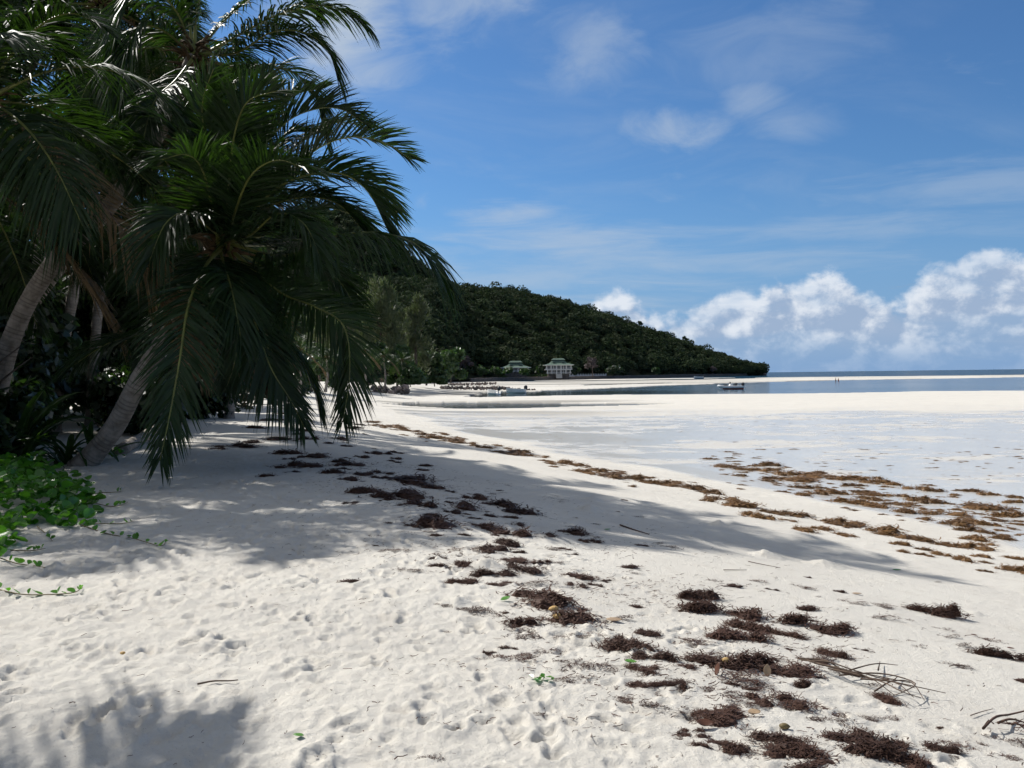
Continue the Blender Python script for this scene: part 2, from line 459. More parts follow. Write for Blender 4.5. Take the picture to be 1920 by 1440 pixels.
hgt = t.math('ADD', t.math('ADD', t.math('MULTIPLY', grain, 0.18), t.math('MULTIPLY', fine, 0.55)), t.math('MULTIPLY', mid, 0.7))
bn = t.node('ShaderNodeBump'); bn.inputs['Distance'].default_value = 0.02
t.l.new(t.math('MULTIPLY', t.math('SUBTRACT', 1.0, t.math('MULTIPLY', wa, 0.95)), 0.95), bn.inputs['Strength'])
t.l.new(hgt, bn.inputs['Height']); t.l.new(bn.outputs[0], b.inputs['Normal'])

# shallow lagoon water: clear with Fresnel reflection, fine ripples
def watermat(name, deep, scale_x, scale_y, strength, tintc):
    m = bpy.data.materials.new(name); m.use_nodes = True
    t = NT(m.node_tree); t.n.clear()
    o = t.node('ShaderNodeOutputMaterial')
    g = t.node('ShaderNodeNewGeometry')
    pv_ = t.vmath('MULTIPLY', g.outputs['Position'], (scale_x, scale_y, 1.0))
    n = t.math('ADD', t.noise(pv_, 1.0, 4, 0.6), t.math('MULTIPLY', t.noise(pv_, 0.13, 3, 0.5), 1.4))
    calm = t.sstep(t.noise(t.vmath('MULTIPLY', g.outputs['Position'], (0.010, 0.035, 1.0)), 1.0, 4, 0.6), 0.38, 0.66)
    bp = t.node('ShaderNodeBump'); bp.inputs['Distance'].default_value = 0.05
    t.l.new(t.math('MULTIPLY', t.math('ADD', 0.25, t.math('MULTIPLY', calm, 0.75)), strength), bp.inputs['Strength'])
    t.l.new(n, bp.inputs['Height'])
    fr = t.node('ShaderNodeFresnel'); fr.inputs['IOR'].default_value = 1.33; t.l.new(bp.outputs[0], fr.inputs['Normal'])
    frs = t.math('MULTIPLY', fr.outputs[0], 1.0 if deep is None else 0.42)
    gl = t.node('ShaderNodeBsdfGlossy'); gl.inputs['Roughness'].default_value = 0.06; t.l.new(bp.outputs[0], gl.inputs['Normal'])
    if deep is None:
        bd = t.node('ShaderNodeBsdfTransparent'); bd.inputs['Color'].default_value = (*tintc, 1)
    else:
        bd = t.node('ShaderNodeBsdfDiffuse'); bd.inputs['Color'].default_value = (*deep, 1)
    mx = t.node('ShaderNodeMixShader'); t.l.new(frs, mx.inputs[0])
    t.l.new(bd.outputs[0], mx.inputs[1]); t.l.new(gl.outputs[0], mx.inputs[2]); t.l.new(mx.outputs[0], o.inputs[0])
    return m
LAGOON = watermat('lagoon_water', None, 1.4, 3.2, 0.75, (0.48, 0.68, 0.82))
SEAW = watermat('sea_water', (0.012, 0.045, 0.085), 0.22, 0.6, 0.9, (1, 1, 1))

# hill soil
SOIL = principled('hill_soil', (0.040, 0.042, 0.022), 0.95, 0.1, 0.4, 0.02)

# ------------------------------------------------------------------ terrain
WL_Y = np.array([-40, 0, 3.6, 4.95, 6.4, 9, 15.1, 22, 31, 60, 100, 140, 180, 215, 240, 300, 5000.])
WL_X = np.array([8., 2.3, 1.3, 0.95, 0.25, -0.6, -2.5, -4.6, -7.8, -16.5, -25, -27, -24, -22, -26, -60, -60.])
PR_P = np.array([-300, -40, -14, -6, -2.0, 0, 2.0, 4.0, 6.5, 9.0, 12, 17, 30, 400.])
PR_Z = np.array([3.0, 2.5, 1.95, 1.75, 1.70, 1.64, 1.40, 1.13, 0.80, 0.52, 0.30, 0.17, 0.11, 0.10])
HZ = lambda u: 704 - (u - 960) * math.tan(ROLL)

def px_flat(u, v, z=0.0):
    d = ray(u, v); k = (z - CAM[2]) / d[2]
    return (CAM + d * k)[:2]

def poly_px(L):
    return np.array([px_flat(u, v) for u, v in L])

POOL_A = poly_px([(722, 763), (800, 756), (900, 753.5), (1000, 755), (1080, 757), (1160, 757.5), (1245, 758), (1180, 761), (1060, 764), (950, 768), (850, 769), (770, 766.5)])
POOL_C = poly_px([(830, 746), (880, 737), (905, 734), (960, 734.5), (1050, 731), (1130, 728), (1240, 723), (1340, 719.5), (1450, 716), (1560, 713), (1700, 711), (1920, 707), (2300, 702.5),
                  (2300, 732), (1920, 734), (1700, 736), (1500, 738), (1300, 740), (1130, 741), (1000, 743.5), (900, 746.5)])
POOL_D = poly_px([(900, 715), (1000, 716), (1150, 714), (1300, 712), (1420, 709.5), (1440, 707), (1330, 709.5), (1200, 712), (1050, 714), (950, 713.5)])
POOL_E = poly_px([(1080, 721.5), (1240, 718), (1260, 719), (1150, 721.5), (1060, 724)])
POOLS = [POOL_A, POOL_C, POOL_D, POOL_E]

def inside(x, y, poly):
    c = np.zeros(x.shape, bool); n = len(poly)
    for i in range(n):
        x0, y0 = poly[i]; x1, y1 = poly[(i + 1) % n]
        if y0 == y1: continue
        m = ((y0 > y) != (y1 > y)) & (x < (x1 - x0) * (y - y0) / (y1 - y0) + x0)
        c ^= m
    return c

# shape of the far shore and hill, as functions of bearing (x/y)
SH_T = np.array([-1.2, -0.5, -0.30, -0.15, -0.085, -0.05, 0.0, 0.06, 0.12, 0.20, 0.26, 0.292, 0.30])
SH_S = np.array([330, 330, 330, 340, 430, 520, 560, 600, 660, 760, 850, 900, 910.])
def ridge_px(L):
    T = []; E = []
    for u, v in L:
        d = ray(u, v); T.append(d[0] / d[1]); E.append(d[2] / d[1])
    return np.array(T), np.array(E)
RG_T, RG_E = ridge_px([(0, 560), (300, 545), (560, 545), (700, 540), (780, 542), (840, 541), (900, 551), (960, 553), (1050, 570), (1130, 592), (1200, 617), (1284, 648), (1350, 671), (1395, 686), (1425, 693.5), (1440, 698)])
RG_D = np.interp(RG_T, [-0.6, -0.1, 0.05, 0.2, 0.27, 0.295], [600, 760, 860, 930, 930, 915])

def terrain(x, y, relief=True):
    x = np.asarray(x, float); y = np.asarray(y, float)
    p = (x - np.interp(y, WL_Y, WL_X)) * 0.96
    p = p + (fbm(x * 0.16 + 3, y * 0.16, 3, 5) - 0.5) * 1.2 * smooth(3, 9, p + 4)
    z = np.interp(p, PR_P, PR_Z)
    z = z + (fbm(x * 0.35, y * 0.35, 3, 9) - 0.5) * 0.09 * (1 - smooth(5, 14, p))
    flat = smooth(9, 16, p)
    z = z + flat * (fbm(x * 0.05, y * 0.11, 3, 21) - 0.5) * 0.05
    if y.size == 0 or y.max() < 48:
        return z, p
    # pools and channels
    far = smooth(60, 130, y)
    jx = x + (fbm(x * 0.05, y * 0.05, 4, 31) - 0.5) * 14 * far
    jy = y + (fbm(x * 0.045 + 40, y * 0.03, 4, 33) - 0.5) * 10 * far
    for i, pl in enumerate(POOLS):
        m = inside(jx, jy, pl)
        z = np.where(m & (z < 0.75), -0.16 if i != 1 else -0.6, z)
    # seaward edge of the last sandbar, then the open sea floor
    T = x / np.maximum(y, 1.0)
    edge = np.interp(T, [-1.5, -0.1, 0.0, 0.1, 0.2, 0.29, 0.45, 0.58, 0.9], [620, 560, 590, 600, 590, 560, 520, 505, 480])
    z = np.where(y > edge + (fbm(x * 0.02, y * 0.02, 3, 3) - 0.5) * 40, -2.0, z)
    z = np.where((y < 120) | (p < 300), z, np.minimum(z, z))
    return z, p

def ground(u, v):
    """where the line of sight through a photo pixel meets the beach"""
    d = ray(u, v); lo_, hi_ = 2.0, 500.0
    for it in range(3):
        ks = np.geomspace(lo_, hi_, 90)
        Pp = CAM[None] + d[None] * ks[:, None]
        z, _ = terrain(Pp[:, 0], Pp[:, 1])
        hit = np.nonzero(Pp[:, 2] < z)[0]
        i = hit[0] if len(hit) else len(ks) - 1
        lo_, hi_ = ks[max(i - 1, 0)], ks[i]
    q = Pp[i]
    return np.array([q[0], q[1], gz(q[0], q[1])])

# fine relief near the camera: footprints, scuffs, crab mounds, on a raster
RX0, RX1, RY0, RY1, RS = -9.0, 11.0, 1.6, 22.0, 0.0125
nx = int((RX1 - RX0) / RS); ny = int((RY1 - RY0) / RS)
GX, GY = np.meshgrid(RX0 + np.arange(nx) * RS, RY0 + np.arange(ny) * RS)
wrx = np.interp(GY[:, 0], WL_Y, WL_X)
PP = GX - wrx[:, None]
tram = 1 - smooth(-1.5, 1.2, PP)                       # dry trampled sand above the wrack line
RAS = (fbm(GX * 3.1, GY * 3.1, 3, 41) - 0.5) * (0.012 + 0.022 * tram)
RAS += (fbm(GX * 9.0, GY * 9.0, 3, 45, 0.6) - 0.5) * (0.007 + 0.026 * tram)
RAS += (fbm(GX * 30.0, GY * 30.0, 2, 47, 0.6) - 0.5) * (0.004 + 0.011 * tram)
def stamp(cx, cy, a, b_, th, dep, rim):
    rr_ = max(a, b_) * 2.0
    i0 = int((cx - rr_ - RX0) / RS); i1 = int((cx + rr_ - RX0) / RS) + 1
    j0 = int((cy - rr_ - RY0) / RS); j1 = int((cy + rr_ - RY0) / RS) + 1
    if i0 < 0 or j0 < 0 or i1 >= nx or j1 >= ny: return
    X = GX[j0:j1, i0:i1] - cx; Y = GY[j0:j1, i0:i1] - cy
    c_, s_ = math.cos(th), math.sin(th)
    q = np.sqrt(((X * c_ + Y * s_) / a) ** 2 + ((-X * s_ + Y * c_) / b_) ** 2)
    q = q * (1 + 0.95 * (fbm(X / a * 1.1 + cx * 7, Y / a * 1.1 + cy * 7, 2, 3) - 0.5))
    RAS[j0:j1, i0:i1] += -1.25 * dep * (1 - smooth(0.40, 1.05, q)) + rim * np.exp(-((q - 1.25) / 0.3) ** 2) * (0.3 + 1.2 * vnoise(X / a + 5, Y / a, 9))
rg = np.random.default_rng(8)
for k in range(620):                                  # footprints: heel and ball of a foot
    y = 2.2 + 17 * rg.random() ** 1.3; pw = np.interp(y, WL_Y, WL_X)
    x = pw + 0.8 - 7.5 * rg.random() ** 0.85
    th = rg.normal(1.75, 0.5); d_ = rg.uniform(0.008, 0.026)
    stamp(x, y, rg.uniform(.045, .065), rg.uniform(.035, .05), th, d_, d_ * .40)
    stamp(x + math.cos(th) * .145, y + math.sin(th) * .145, rg.uniform(.06, .085), rg.uniform(.045, .06), th, d_ * rg.uniform(.5, 1.2), d_ * .5)
for k in range(2600):
    y = 2.2 + 16 * rg.random() ** 1.2; pw = np.interp(y, WL_Y, WL_X)
    x = pw + 1.2 - 8 * rg.random()
    a = rg.uniform(.014, .055); d_ = a * rg.uniform(.12, .36)
    stamp(x, y, a * rg.uniform(1, 2.2), a, rg.uniform(0, 3.1), d_, d_ * .45)
MOUNDS = [(1113, 938, .20, .085), (1108, 958, .24, .11), (1347, 984, .16, .085), (1437, 1043, .24, .08), (1545, 1060, .26, .075), (910, 1062, .20, .075), (855, 1130, .12, .05), (1830, 1152, .1, .03)]

def relief(x, y):
    fx = (np.asarray(x) - RX0) / RS; fy = (np.asarray(y) - RY0) / RS
    ok = (fx > 1) & (fy > 1) & (fx < nx - 2) & (fy < ny - 2)
    i = np.clip(fx.astype(int), 0, nx - 2); j = np.clip(fy.astype(int), 0, ny - 2)
    a = np.clip(fx - i, 0, 1); b_ = np.clip(fy - j, 0, 1)
    z = (RAS[j, i] * (1 - a) + RAS[j, i + 1] * a) * (1 - b_) + (RAS[j + 1, i] * (1 - a) + RAS[j + 1, i + 1] * a) * b_
    ed = np.minimum.reduce([x - RX0, RX1 - x, y - RY0, RY1 - y])
    return np.where(ok, z * np.clip(ed / 1.5, 0, 1), 0.0)

BX0, BY0, BS = -16.0, 1.0, 0.06
_bx, _by = np.meshgrid(BX0 + np.arange(560) * BS, BY0 + np.arange(660) * BS)
BASE, _ = terrain(_bx, _by)
def gz(x, y):
    i, j = (x - BX0) / BS, (y - BY0) / BS
    if 1 < i < 557 and 1 < j < 657:
        a, b_ = int(i), int(j); fa, fb = i - a, j - b_
        z = (BASE[b_, a] * (1 - fa) + BASE[b_, a + 1] * fa) * (1 - fb) + (BASE[b_ + 1, a] * (1 - fa) + BASE[b_ + 1, a + 1] * fa) * fb
    else:
        z = terrain(np.array([x]), np.array([y]))[0][0]
    return float(z + relief(np.array([x]), np.array([y]))[0])

for (u, v, r_, h_) in MOUNDS:
    g = ground(u, v)
    i0, i1 = int((g[0] - 2 * r_ - RX0) / RS), int((g[0] + 2 * r_ - RX0) / RS)
    j0, j1 = int((g[1] - 2 * r_ - RY0) / RS), int((g[1] + 2 * r_ - RY0) / RS)
    if i0 < 0 or j0 < 0 or i1 >= nx or j1 >= ny: continue
    X = GX[j0:j1, i0:i1]; Y = GY[j0:j1, i0:i1]
    q = np.hypot(X - g[0], Y - g[1]) / r_
    RAS[j0:j1, i0:i1] += h_ * np.clip(1 - q, 0, 1) ** 1.2 * (0.75 + 0.6 * fbm(X * 30, Y * 30, 3, 61)) + 0.012 * (vnoise(X * 45, Y * 45, 63) - 0.4) * np.clip(1.7 - q, 0, 1)

# polar sheet: fine where the picture looks, coarse behind
th_f = np.radians(np.arange(-39, 39.01, 0.095))
th_c1 = np.radians(np.arange(42, 318, 4.0))
TH = np.concatenate([th_f, th_c1])
rad = [0.6]
while rad[-1] < 40: rad.append(rad[-1] * (1.0052 if rad[-1] > 2.6 else 1.05))
while rad[-1] < 900: rad.append(rad[-1] * 1.0115)
rad += [1200, 1800, 3000, 6000, 12000, 30000]
RAD = np.array(rad)
X = RAD[:, None] * np.sin(TH)[None]; Y = RAD[:, None] * np.cos(TH)[None]
Z, PW = terrain(X, Y)
Z = Z + relief(X, Y)
Z[RAD > 1100] = -2.5
nr, nt = X.shape
V = np.stack([X, Y, Z], -1).reshape(-1, 3)
idx = np.arange(nr * nt).reshape(nr, nt)
a_ = idx[:-1, :]; b2 = np.roll(idx, -1, 1)[:-1, :]; c_ = np.roll(idx, -1, 1)[1:, :]; d_ = idx[1:, :]
F = np.stack([a_, d_, c_, b2], -1).reshape(-1, 4)
V = np.vstack([V, [[0, 0, float(Z[0].mean())]]])
sand = mk('sand_beach', V, F, SAND, None, True)
sand['kind'] = 'structure'
wn_ = 0.6 * fbm(X * 0.22, Y * 0.4, 4, 71) + 0.4 * fbm(X * 1.3, Y * 1.6, 3, 72)
wet = smooth(8.4, 10.2, PW + (fbm(X * 0.2, Y * 0.2, 3, 73) - 0.5) * 4.0)
dist = Y + (fbm(X * 0.04, Y * 0.05, 4, 77) - 0.5) * 40
film = 1 - smooth(58, 100, dist)
patch = smooth(0.36, 0.60, wn_ + 0.08 * (1 - smooth(25, 60, dist)))
wet = wet * (film * (0.62 + 0.38 * patch) + (1 - film) * 0.30 * smooth(0.50, 0.62, fbm(X * 0.05, Y * 0.22, 4, 79)))
wet = np.maximum(wet, 0.9 * smooth(0.09, 0.02, Z) * (Z < 0.2))
wet = np.where(PW < 5, 0, wet)
silt = np.clip(smooth(0.0, -0.15, Z) * np.where(Y < 135, 0.85, 0.12), 0, 1)
tx = X / np.maximum(Y, 1)
silt = np.maximum(silt, 0.55 * smooth(0.55, 0.68, fbm(X * 0.03, Y * 0.2, 4, 81)) * smooth(60, 80, Y) * (1 - smooth(105, 125, Y)) * smooth(0.2, 0.05, tx) * (PW > 9))
silt = np.maximum(silt, 0.5 * smooth(135, 150, Y) * (1 - smooth(165, 200, Y)) * (1 - smooth(0.0, 0.05, tx)) * smooth(0.5, 0.2, Z))
silt = np.maximum(silt, 0.55 * smooth(0.50, 0.62, fbm(X * 0.012, Y * 0.05, 4, 87)) * smooth(230, 280, Y) * (Z < 0.5))
for nm, arr in (('wet', wet), ('silt', silt)):
    at2 = sand.data.attributes.new(nm, 'FLOAT', 'POINT')
    at2.data.foreach_set('value', np.append(arr.reshape(-1), 0).astype(np.float32))
sand.data.polygons.foreach_set('use_smooth', np.ones(len(sand.data.polygons), bool))

# lagoon water sheet (fills the pools) and the open sea
def grid_sheet(name, x0, x1, ys, nxs, z, mat):
    xs = np.linspace(x0, x1, nxs); XX, YY = np.meshgrid(xs, ys)
    V = np.stack([XX, YY, np.full_like(XX, z)], -1).reshape(-1, 3)
    i = np.arange(len(ys) * nxs).reshape(len(ys), nxs)
    F = np.stack([i[:-1, :-1], i[:-1, 1:], i[1:, 1:], i[1:, :-1]], -1).reshape(-1, 4)
    o = mk(name, V, F, mat); o['kind'] = 'structure'
    return o
grid_sheet('lagoon_water', -120, 700, np.linspace(50, 480, 12), 12, 0.0, LAGOON)
grid_sheet('sea', -30000, 30000, np.array([480.5, 900, 2000, 6000, 15000, 40000.]), 20, 0.006, SEAW)

# ------------------------------------------------------------------ hill and far shore
def hill_mesh(name, t0, t1, nt_, shore, rdist, relev, back, canopy, mat):
    T = np.linspace(t0, t1, nt_); Q = np.concatenate([np.linspace(0, 1, 26), np.linspace(1.1, 2.0, 6)])
    S = shore(T); D = rdist(T); H = np.maximum(relev(T) * D + CAM[2] - canopy, 1.0)
    q = Q[:, None]
    dd = S[None] + (D - S)[None] * np.minimum(q, 1) + back * np.maximum(q - 1, 0)
    prof = np.where(q <= 1, np.sin(np.minimum(q, 1) * np.pi / 2) ** 1.05, np.cos((q - 1) * np.pi / 2))
    xx = T[None] * dd; yy = dd
    zz = 1.2 + (H[None] - 1.2) * prof * (0.93 + 0.14 * fbm(xx * 0.012, yy * 0.012, 3, 91) * np.minimum(q * 2, 1)) 
    zz = np.where(q >= 1.95, -3, zz)
    V = np.stack([xx, yy, zz], -1).reshape(-1, 3)
    i = np.arange(len(Q) * nt_).reshape(len(Q), nt_)
    F = np.stack([i[:-1, :-1], i[:-1, 1:], i[1:, 1:], i[1:, :-1]], -1).reshape(-1, 4)
    o = mk(name, V, F, mat, None, True); o['kind'] = 'structure'
    def h(tt, qq):
        fi = np.interp(qq, Q, np.arange(len(Q))); ti = (tt - t0) / (t1 - t0) * (nt_ - 1)
        a = np.clip(fi.astype(int), 0, len(Q) - 2); b_ = np.clip(ti.astype(int), 0, nt_ - 2)
        fa = fi - a; fb = ti - b_
        G = np.stack([xx, yy, zz], -1)
        fa = fa[:, None]; fb = fb[:, None]
        return (G[a, b_] * (1 - fa) + G[a + 1, b_] * fa) * (1 - fb) + (G[a, b_ + 1] * (1 - fa) + G[a + 1, b_ + 1] * fa) * fb
    return o, h
shoreS = lambda T: np.interp(T, SH_T, SH_S)
ridgeD = lambda T: np.interp(T, RG_T, RG_D)
ridgeE = lambda T: np.interp(T, RG_T, RG_E)
hill, hillpt = hill_mesh('hill', -0.62, 0.287, 150, shoreS, ridgeD, ridgeE, 260, 5.0, SOIL)
MT_T, MT_E = ridge_px([(-100, 600), (150, 520), (350, 440), (500, 408), (600, 396), (650, 402), (700, 428), (760, 475), (830, 532), (900, 590)])
mount, mountpt = hill_mesh('mountain', MT_T[0], MT_T[-1], 80, lambda T: np.full_like(T, 900.), lambda T: np.full_like(T, 1250.), lambda T: np.interp(T, MT_T, MT_E), 500, 7.0, SOIL)

def leaf_cloud(C, Rr, n, size, rng, up=0.35, shell=0.55, stretch=1.7):
    """n leaf clumps (bent four-sided blades) through a set of ellipsoid lobes: C centres, Rr radii (3)"""
    k = rng.integers(0, len(C), n)
    d = rng.normal(size=(n, 3)); d /= np.linalg.norm(d, axis=1)[:, None]
    r = rng.random(n) ** shell
    P = C[k] + d * Rr[k] * r[:, None]
    N = d + rng.normal(size=(n, 3)) * 0.75 + np.array([0, 0, up]); N /= np.linalg.norm(N, axis=1)[:, None]
    A = np.cross(N, rng.normal(size=(n, 3))); A /= np.linalg.norm(A, axis=1)[:, None] + 1e-9
    B = np.cross(N, A)
    s = (size * rng.uniform(0.55, 1.35, n))[:, None]
    V = np.stack([P - A * s * stretch / 2, P + B * s * .5 - N * s * .12, P + A * s * stretch / 2 - N * s * .2, P - B * s * .5 - N * s * .12], 1).reshape(-1, 3)
    i = np.arange(n)[:, None] * 4
    F = np.concatenate([i + np.array([[0, 1, 3]]), i + np.array([[1, 2, 3]])], 0)
    return V, F

# the wood that covers the hill reads as one mass
rh = np.random.default_rng(21)
def forest(name, hp, t0, t1, n, npt, size, q0, q1, rmin, rmax):
    tt = rh.uniform(t0, t1, n); qq = q0 + (q1 - q0) * rh.random(n)
    B = hp(tt, qq)
    keep = B[:, 2] > 0.6
    B = B[keep]; m = len(B)
    r = rmin + (rmax - rmin) * rh.random(m) ** 1.7
    C = B + np.stack([np.zeros(m), np.zeros(m), r * 0.55 + 4.5 * rh.random(m) ** 4], 1)
    Rr = np.stack([r, r, r * rh.uniform(0.65, 1.05, m)], 1)
    reps = np.repeat(np.arange(m), npt)
    d = rh.normal(size=(len(reps), 3)); d[:, 2] = np.abs(d[:, 2]) * 1.1 - 0.25; d /= np.linalg.norm(d, axis=1)[:, None]
    P = C[reps] + d * Rr[reps] * (0.78 + 0.3 * rh.random(len(reps)))[:, None]
    N = d + rh.normal(size=d.shape) * 0.5; N /= np.linalg.norm(N, axis=1)[:, None]
    A = np.cross(N, rh.normal(size=d.shape)); A /= np.linalg.norm(A, axis=1)[:, None]; Bv = np.cross(N, A)
    s = (size * rh.uniform(.6, 1.4, len(reps)))[:, None]
    V = np.stack([P - A * s, P + A * s * .7 + Bv * s * .9, P + A * s * .6 - Bv * s], 1).reshape(-1, 3)
    F = np.arange(len(V)).reshape(-1, 3)
    o = mk(name, V, F, LEAF_OLIVE)
    at3 = o.data.attributes.new('tone', 'FLOAT', 'POINT'); at3.data.foreach_set('value', np.repeat(rh.random(m)[reps], 3).astype(np.float32))
    tag(o, None, None, None, 'stuff')
    return o
f1 = forest('hill_forest', hillpt, -0.26, 0.284, 4400, 130, 0.86, 0.015, 1.06, 2.2, 6.8)
tag(f1, 'dark green forest covering the long hill behind the bay', 'forest')
f2 = forest('mountain_forest', mountpt, -0.36, -0.06, 1800, 50, 2.2, 0.2, 1.1, 4.0, 8.0)
tag(f2, 'dark distant forest on the higher hilltop behind the palms', 'forest')

def trunk_mb(base, top, r0, r1, rng, limbs=3, spread=2.0, wob=0.3):
    m = MB()
    base = np.array(base, float); top = np.array(top, float)
    mid = (base + top) / 2 + rng.normal(size=3) * wob * np.array([1, 1, 0.2])
    P_ = spline([base - [0, 0, .3], mid, top], 9)
    m.tube(P_, np.linspace(r0, r1, 9), 8)
    for k in range(limbs):
        s = P_[4 + k % 4]; a = rng.uniform(0, 6.28)
        e = s + np.array([math.cos(a) * spread, math.sin(a) * spread, spread * rng.uniform(.5, 1.1)])
        m.tube(spline([s, (s + e) / 2 + [0, 0, spread * .1], e], 5), np.linspace(r1 * 1.2, r1 * .35, 5), 6)
    return m

def tree(name, base, H, Rd, label, cat='tree', group=None, n=900, size=0.5, mat=None, lobes=9, trunk_h=0.35, seed=0, shell=0.5, zs=0.8, stretch=1.7):
    rng = np.random.default_rng(1000 + seed)
    base = np.array(base, float)
    e = empty(name, base, label, cat, group)
    m = trunk_mb(base, base + [0, 0, H * .62], 0.03 * H, 0.014 * H, rng, 4, Rd * .6)
    m.build('trunk', BARK, e, True, base)
    C = []; Rr = []
    for k in range(lobes):
        a = rng.uniform(0, 6.28); rr_ = Rd * .62 * math.sqrt(rng.random()); zc_ = rng.uniform(trunk_h, 0.86)
        lim = 1.0 - max(0, zc_ - .55)
        C.append(base + [math.cos(a) * rr_ * lim, math.sin(a) * rr_ * lim, H * zc_])
        s = Rd * rng.uniform(.32, .52); Rr.append([s, s, s * zs])
    V, F = leaf_cloud(np.array(C), np.array(Rr), n, size, rng, shell=shell, stretch=stretch)
    V[:, 2] = np.maximum(V[:, 2], base[2] + 0.05)
    mk('crown', V, F, mat or LEAF_DARK, e, False, base)
    return e

def casuarina(base, H, Rd, label, seed, group=None, n=2600):
    """feathery, pointed plumes of drooping needle sprays"""
    rng = np.random.default_rng(seed)
    base = np.array(base, float); e = empty('casuarina_tree', base, label, 'tree', group)
    trunk_mb(base, base + [0, 0, H * .9], .022 * H, .006 * H, rng, 6, Rd * .5).build('trunk', BARK, e, True, base)
    plumes = []
    for k in range(30):
        a = rng.uniform(0, 6.28); hz = rng.uniform(.12, .97)
        rr_ = Rd * (1.08 - hz) ** .7 * rng.uniform(.5, 1.1) + .1
        plumes.append((base + [math.cos(a) * rr_, math.sin(a) * rr_, H * hz], H * rng.uniform(.07, .17)))
    k = rng.integers(0, len(plumes), n)
    C = np.array([p[0] for p in plumes])[k]; L = np.array([p[1] for p in plumes])[k]
    d = rng.normal(size=(n, 3)); d /= np.linalg.norm(d, axis=1)[:, None]
    tz = rng.random(n)
    P_ = C + d * (L * .75 * (1 - tz * .8))[:, None] + np.stack([0 * L, 0 * L, L * (tz * 1.4 - .4)], 1)
    A = d * .6 + np.array([0, 0, .7]) + rng.normal(size=(n, 3)) * .35; A /= np.linalg.norm(A, axis=1)[:, None]
    B = np.cross(A, rng.normal(size=(n, 3))); B /= np.linalg.norm(B, axis=1)[:, None]
    s = (rng.uniform(.5, 1.2, n) * H * .045)[:, None]
    V = np.stack([P_ - B * s * .22, P_ + B * s * .22, P_ + A * s * 1.6], 1).reshape(-1, 3)
    V[:, 2] = np.maximum(V[:, 2], base[2] + .05)
    mk('crown', V, np.arange(len(V)).reshape(-1, 3), LEAF_GREY, e, False, base)
    return e

# ------------------------------------------------------------------ palms
ZUP = np.array([0, 0, 1.0])
def frond_geo(C, rng, Lmax=1.0, n=74, droop=0.35, side=None, vee=0.25, width=0.0205, r0=0.032, start=0.16):
    Pn = 34; Lmax = Lmax * 1.18; n = int(n * 1.55)
    P_ = spline(C, Pn)
    seg = np.linalg.norm(np.diff(P_, axis=0), axis=1); arc = np.concatenate([[0], np.cumsum(seg)]); arc /= arc[-1]
    uni = np.linspace(0, 1, Pn)
    P_ = np.stack([np.interp(uni, arc, P_[:, i]) for i in range(3)], 1)
    T = np.gradient(P_, axis=0); T /= np.linalg.norm(T, axis=1)[:, None]
    if side is None:
        Hh = P_[-1] - P_[0]; Hh[2] = 0
        if np.linalg.norm(Hh) < 0.2: Hh = np.array([0, -1.0, 0])
        side = np.cross(Hh, ZUP)
    side = np.asarray(side, float); side /= np.linalg.norm(side)
    tw = rng.normal(0, .18)
    rach = tube(P_, np.interp(uni, [0, .06, .2, 1], [r0 * 2.0, r0 * 1.3, r0 * .8, r0 * .16]), 6)
    t_ = np.clip(np.linspace(start, .995, n) + rng.normal(0, .002, n), 0, 1)
    prof = np.interp(t_, [start, .28, .55, .8, 1], [.5, .92, 1, .78, .36])
    p = np.stack([np.interp(t_, uni, P_[:, i]) for i in range(3)], 1); Tt = np.stack([np.interp(t_, uni, T[:, i]) for i in range(3)], 1)
    nrm = lambda A: A / (np.linalg.norm(A, axis=1)[:, None] + 1e-9)
    Tt = nrm(Tt); S = nrm(side[None] - Tt * (Tt @ side)[:, None]); N = np.cross(S, Tt); N = np.where(N[:, 2:3] < -.2, -N, N)
    ca, sa_ = np.cos(tw * t_ * 2)[:, None], np.sin(tw * t_ * 2)[:, None]
    S, N = S * ca + N * sa_, N * ca - S * sa_
    out = []
    for sg in (-1, 1):
        ph = np.radians(np.interp(t_, [0, .5, 1], [66, 50, 20]) + rng.normal(0, 5, n))[:, None]
        d = nrm(sg * S * np.sin(ph) + Tt * np.cos(ph) + N * (vee + rng.normal(0, .07, n))[:, None])
        L = Lmax * prof * rng.uniform(.86, 1.08, n); dr = droop * rng.uniform(.6, 1.5, n)
        Wv = nrm(Tt - d * (Tt * d).sum(1)[:, None]); Bv = np.cross(d, Wv); rr_ = rng.normal(0, .5, n)[:, None]
        Wv = Wv * np.cos(rr_) + Bv * np.sin(rr_)
        for s_, k_ in ((0, .55), (.3, 1.0), (.65, .8), (1.0, .04)):
            c_ = p + d * (L * s_)[:, None] - ZUP * (L * dr * s_ ** 2)[:, None]
            wd = (width * k_ * (.7 + .3 * prof))[:, None]
            out.append((c_ - Wv * wd, c_ + Wv * wd))
    VV = np.concatenate([np.stack([q for pr in out[h * 4:h * 4 + 4] for q in pr], 1).reshape(-1, 3) for h in (0, 1)], 0)
    i_ = np.arange(2 * n)[:, None] * 8
    FF = np.concatenate([i_ + np.array([[2 * q, 2 * q + 1, 2 * q + 3, 2 * q + 2]]) for q in range(3)], 0)
    return rach, (VV, FF)

def add_frond(root, base, C, rng, mat=None, **kw):
    (rv, rf), (lv, lf) = frond_geo(C, rng, **kw)
    fr = mk('frond', rv, rf, RACHIS if mat is None else STRAW, root, True, base)
    mk('leaflets', lv, lf, mat or FROND, fr, False, base)
    return fr

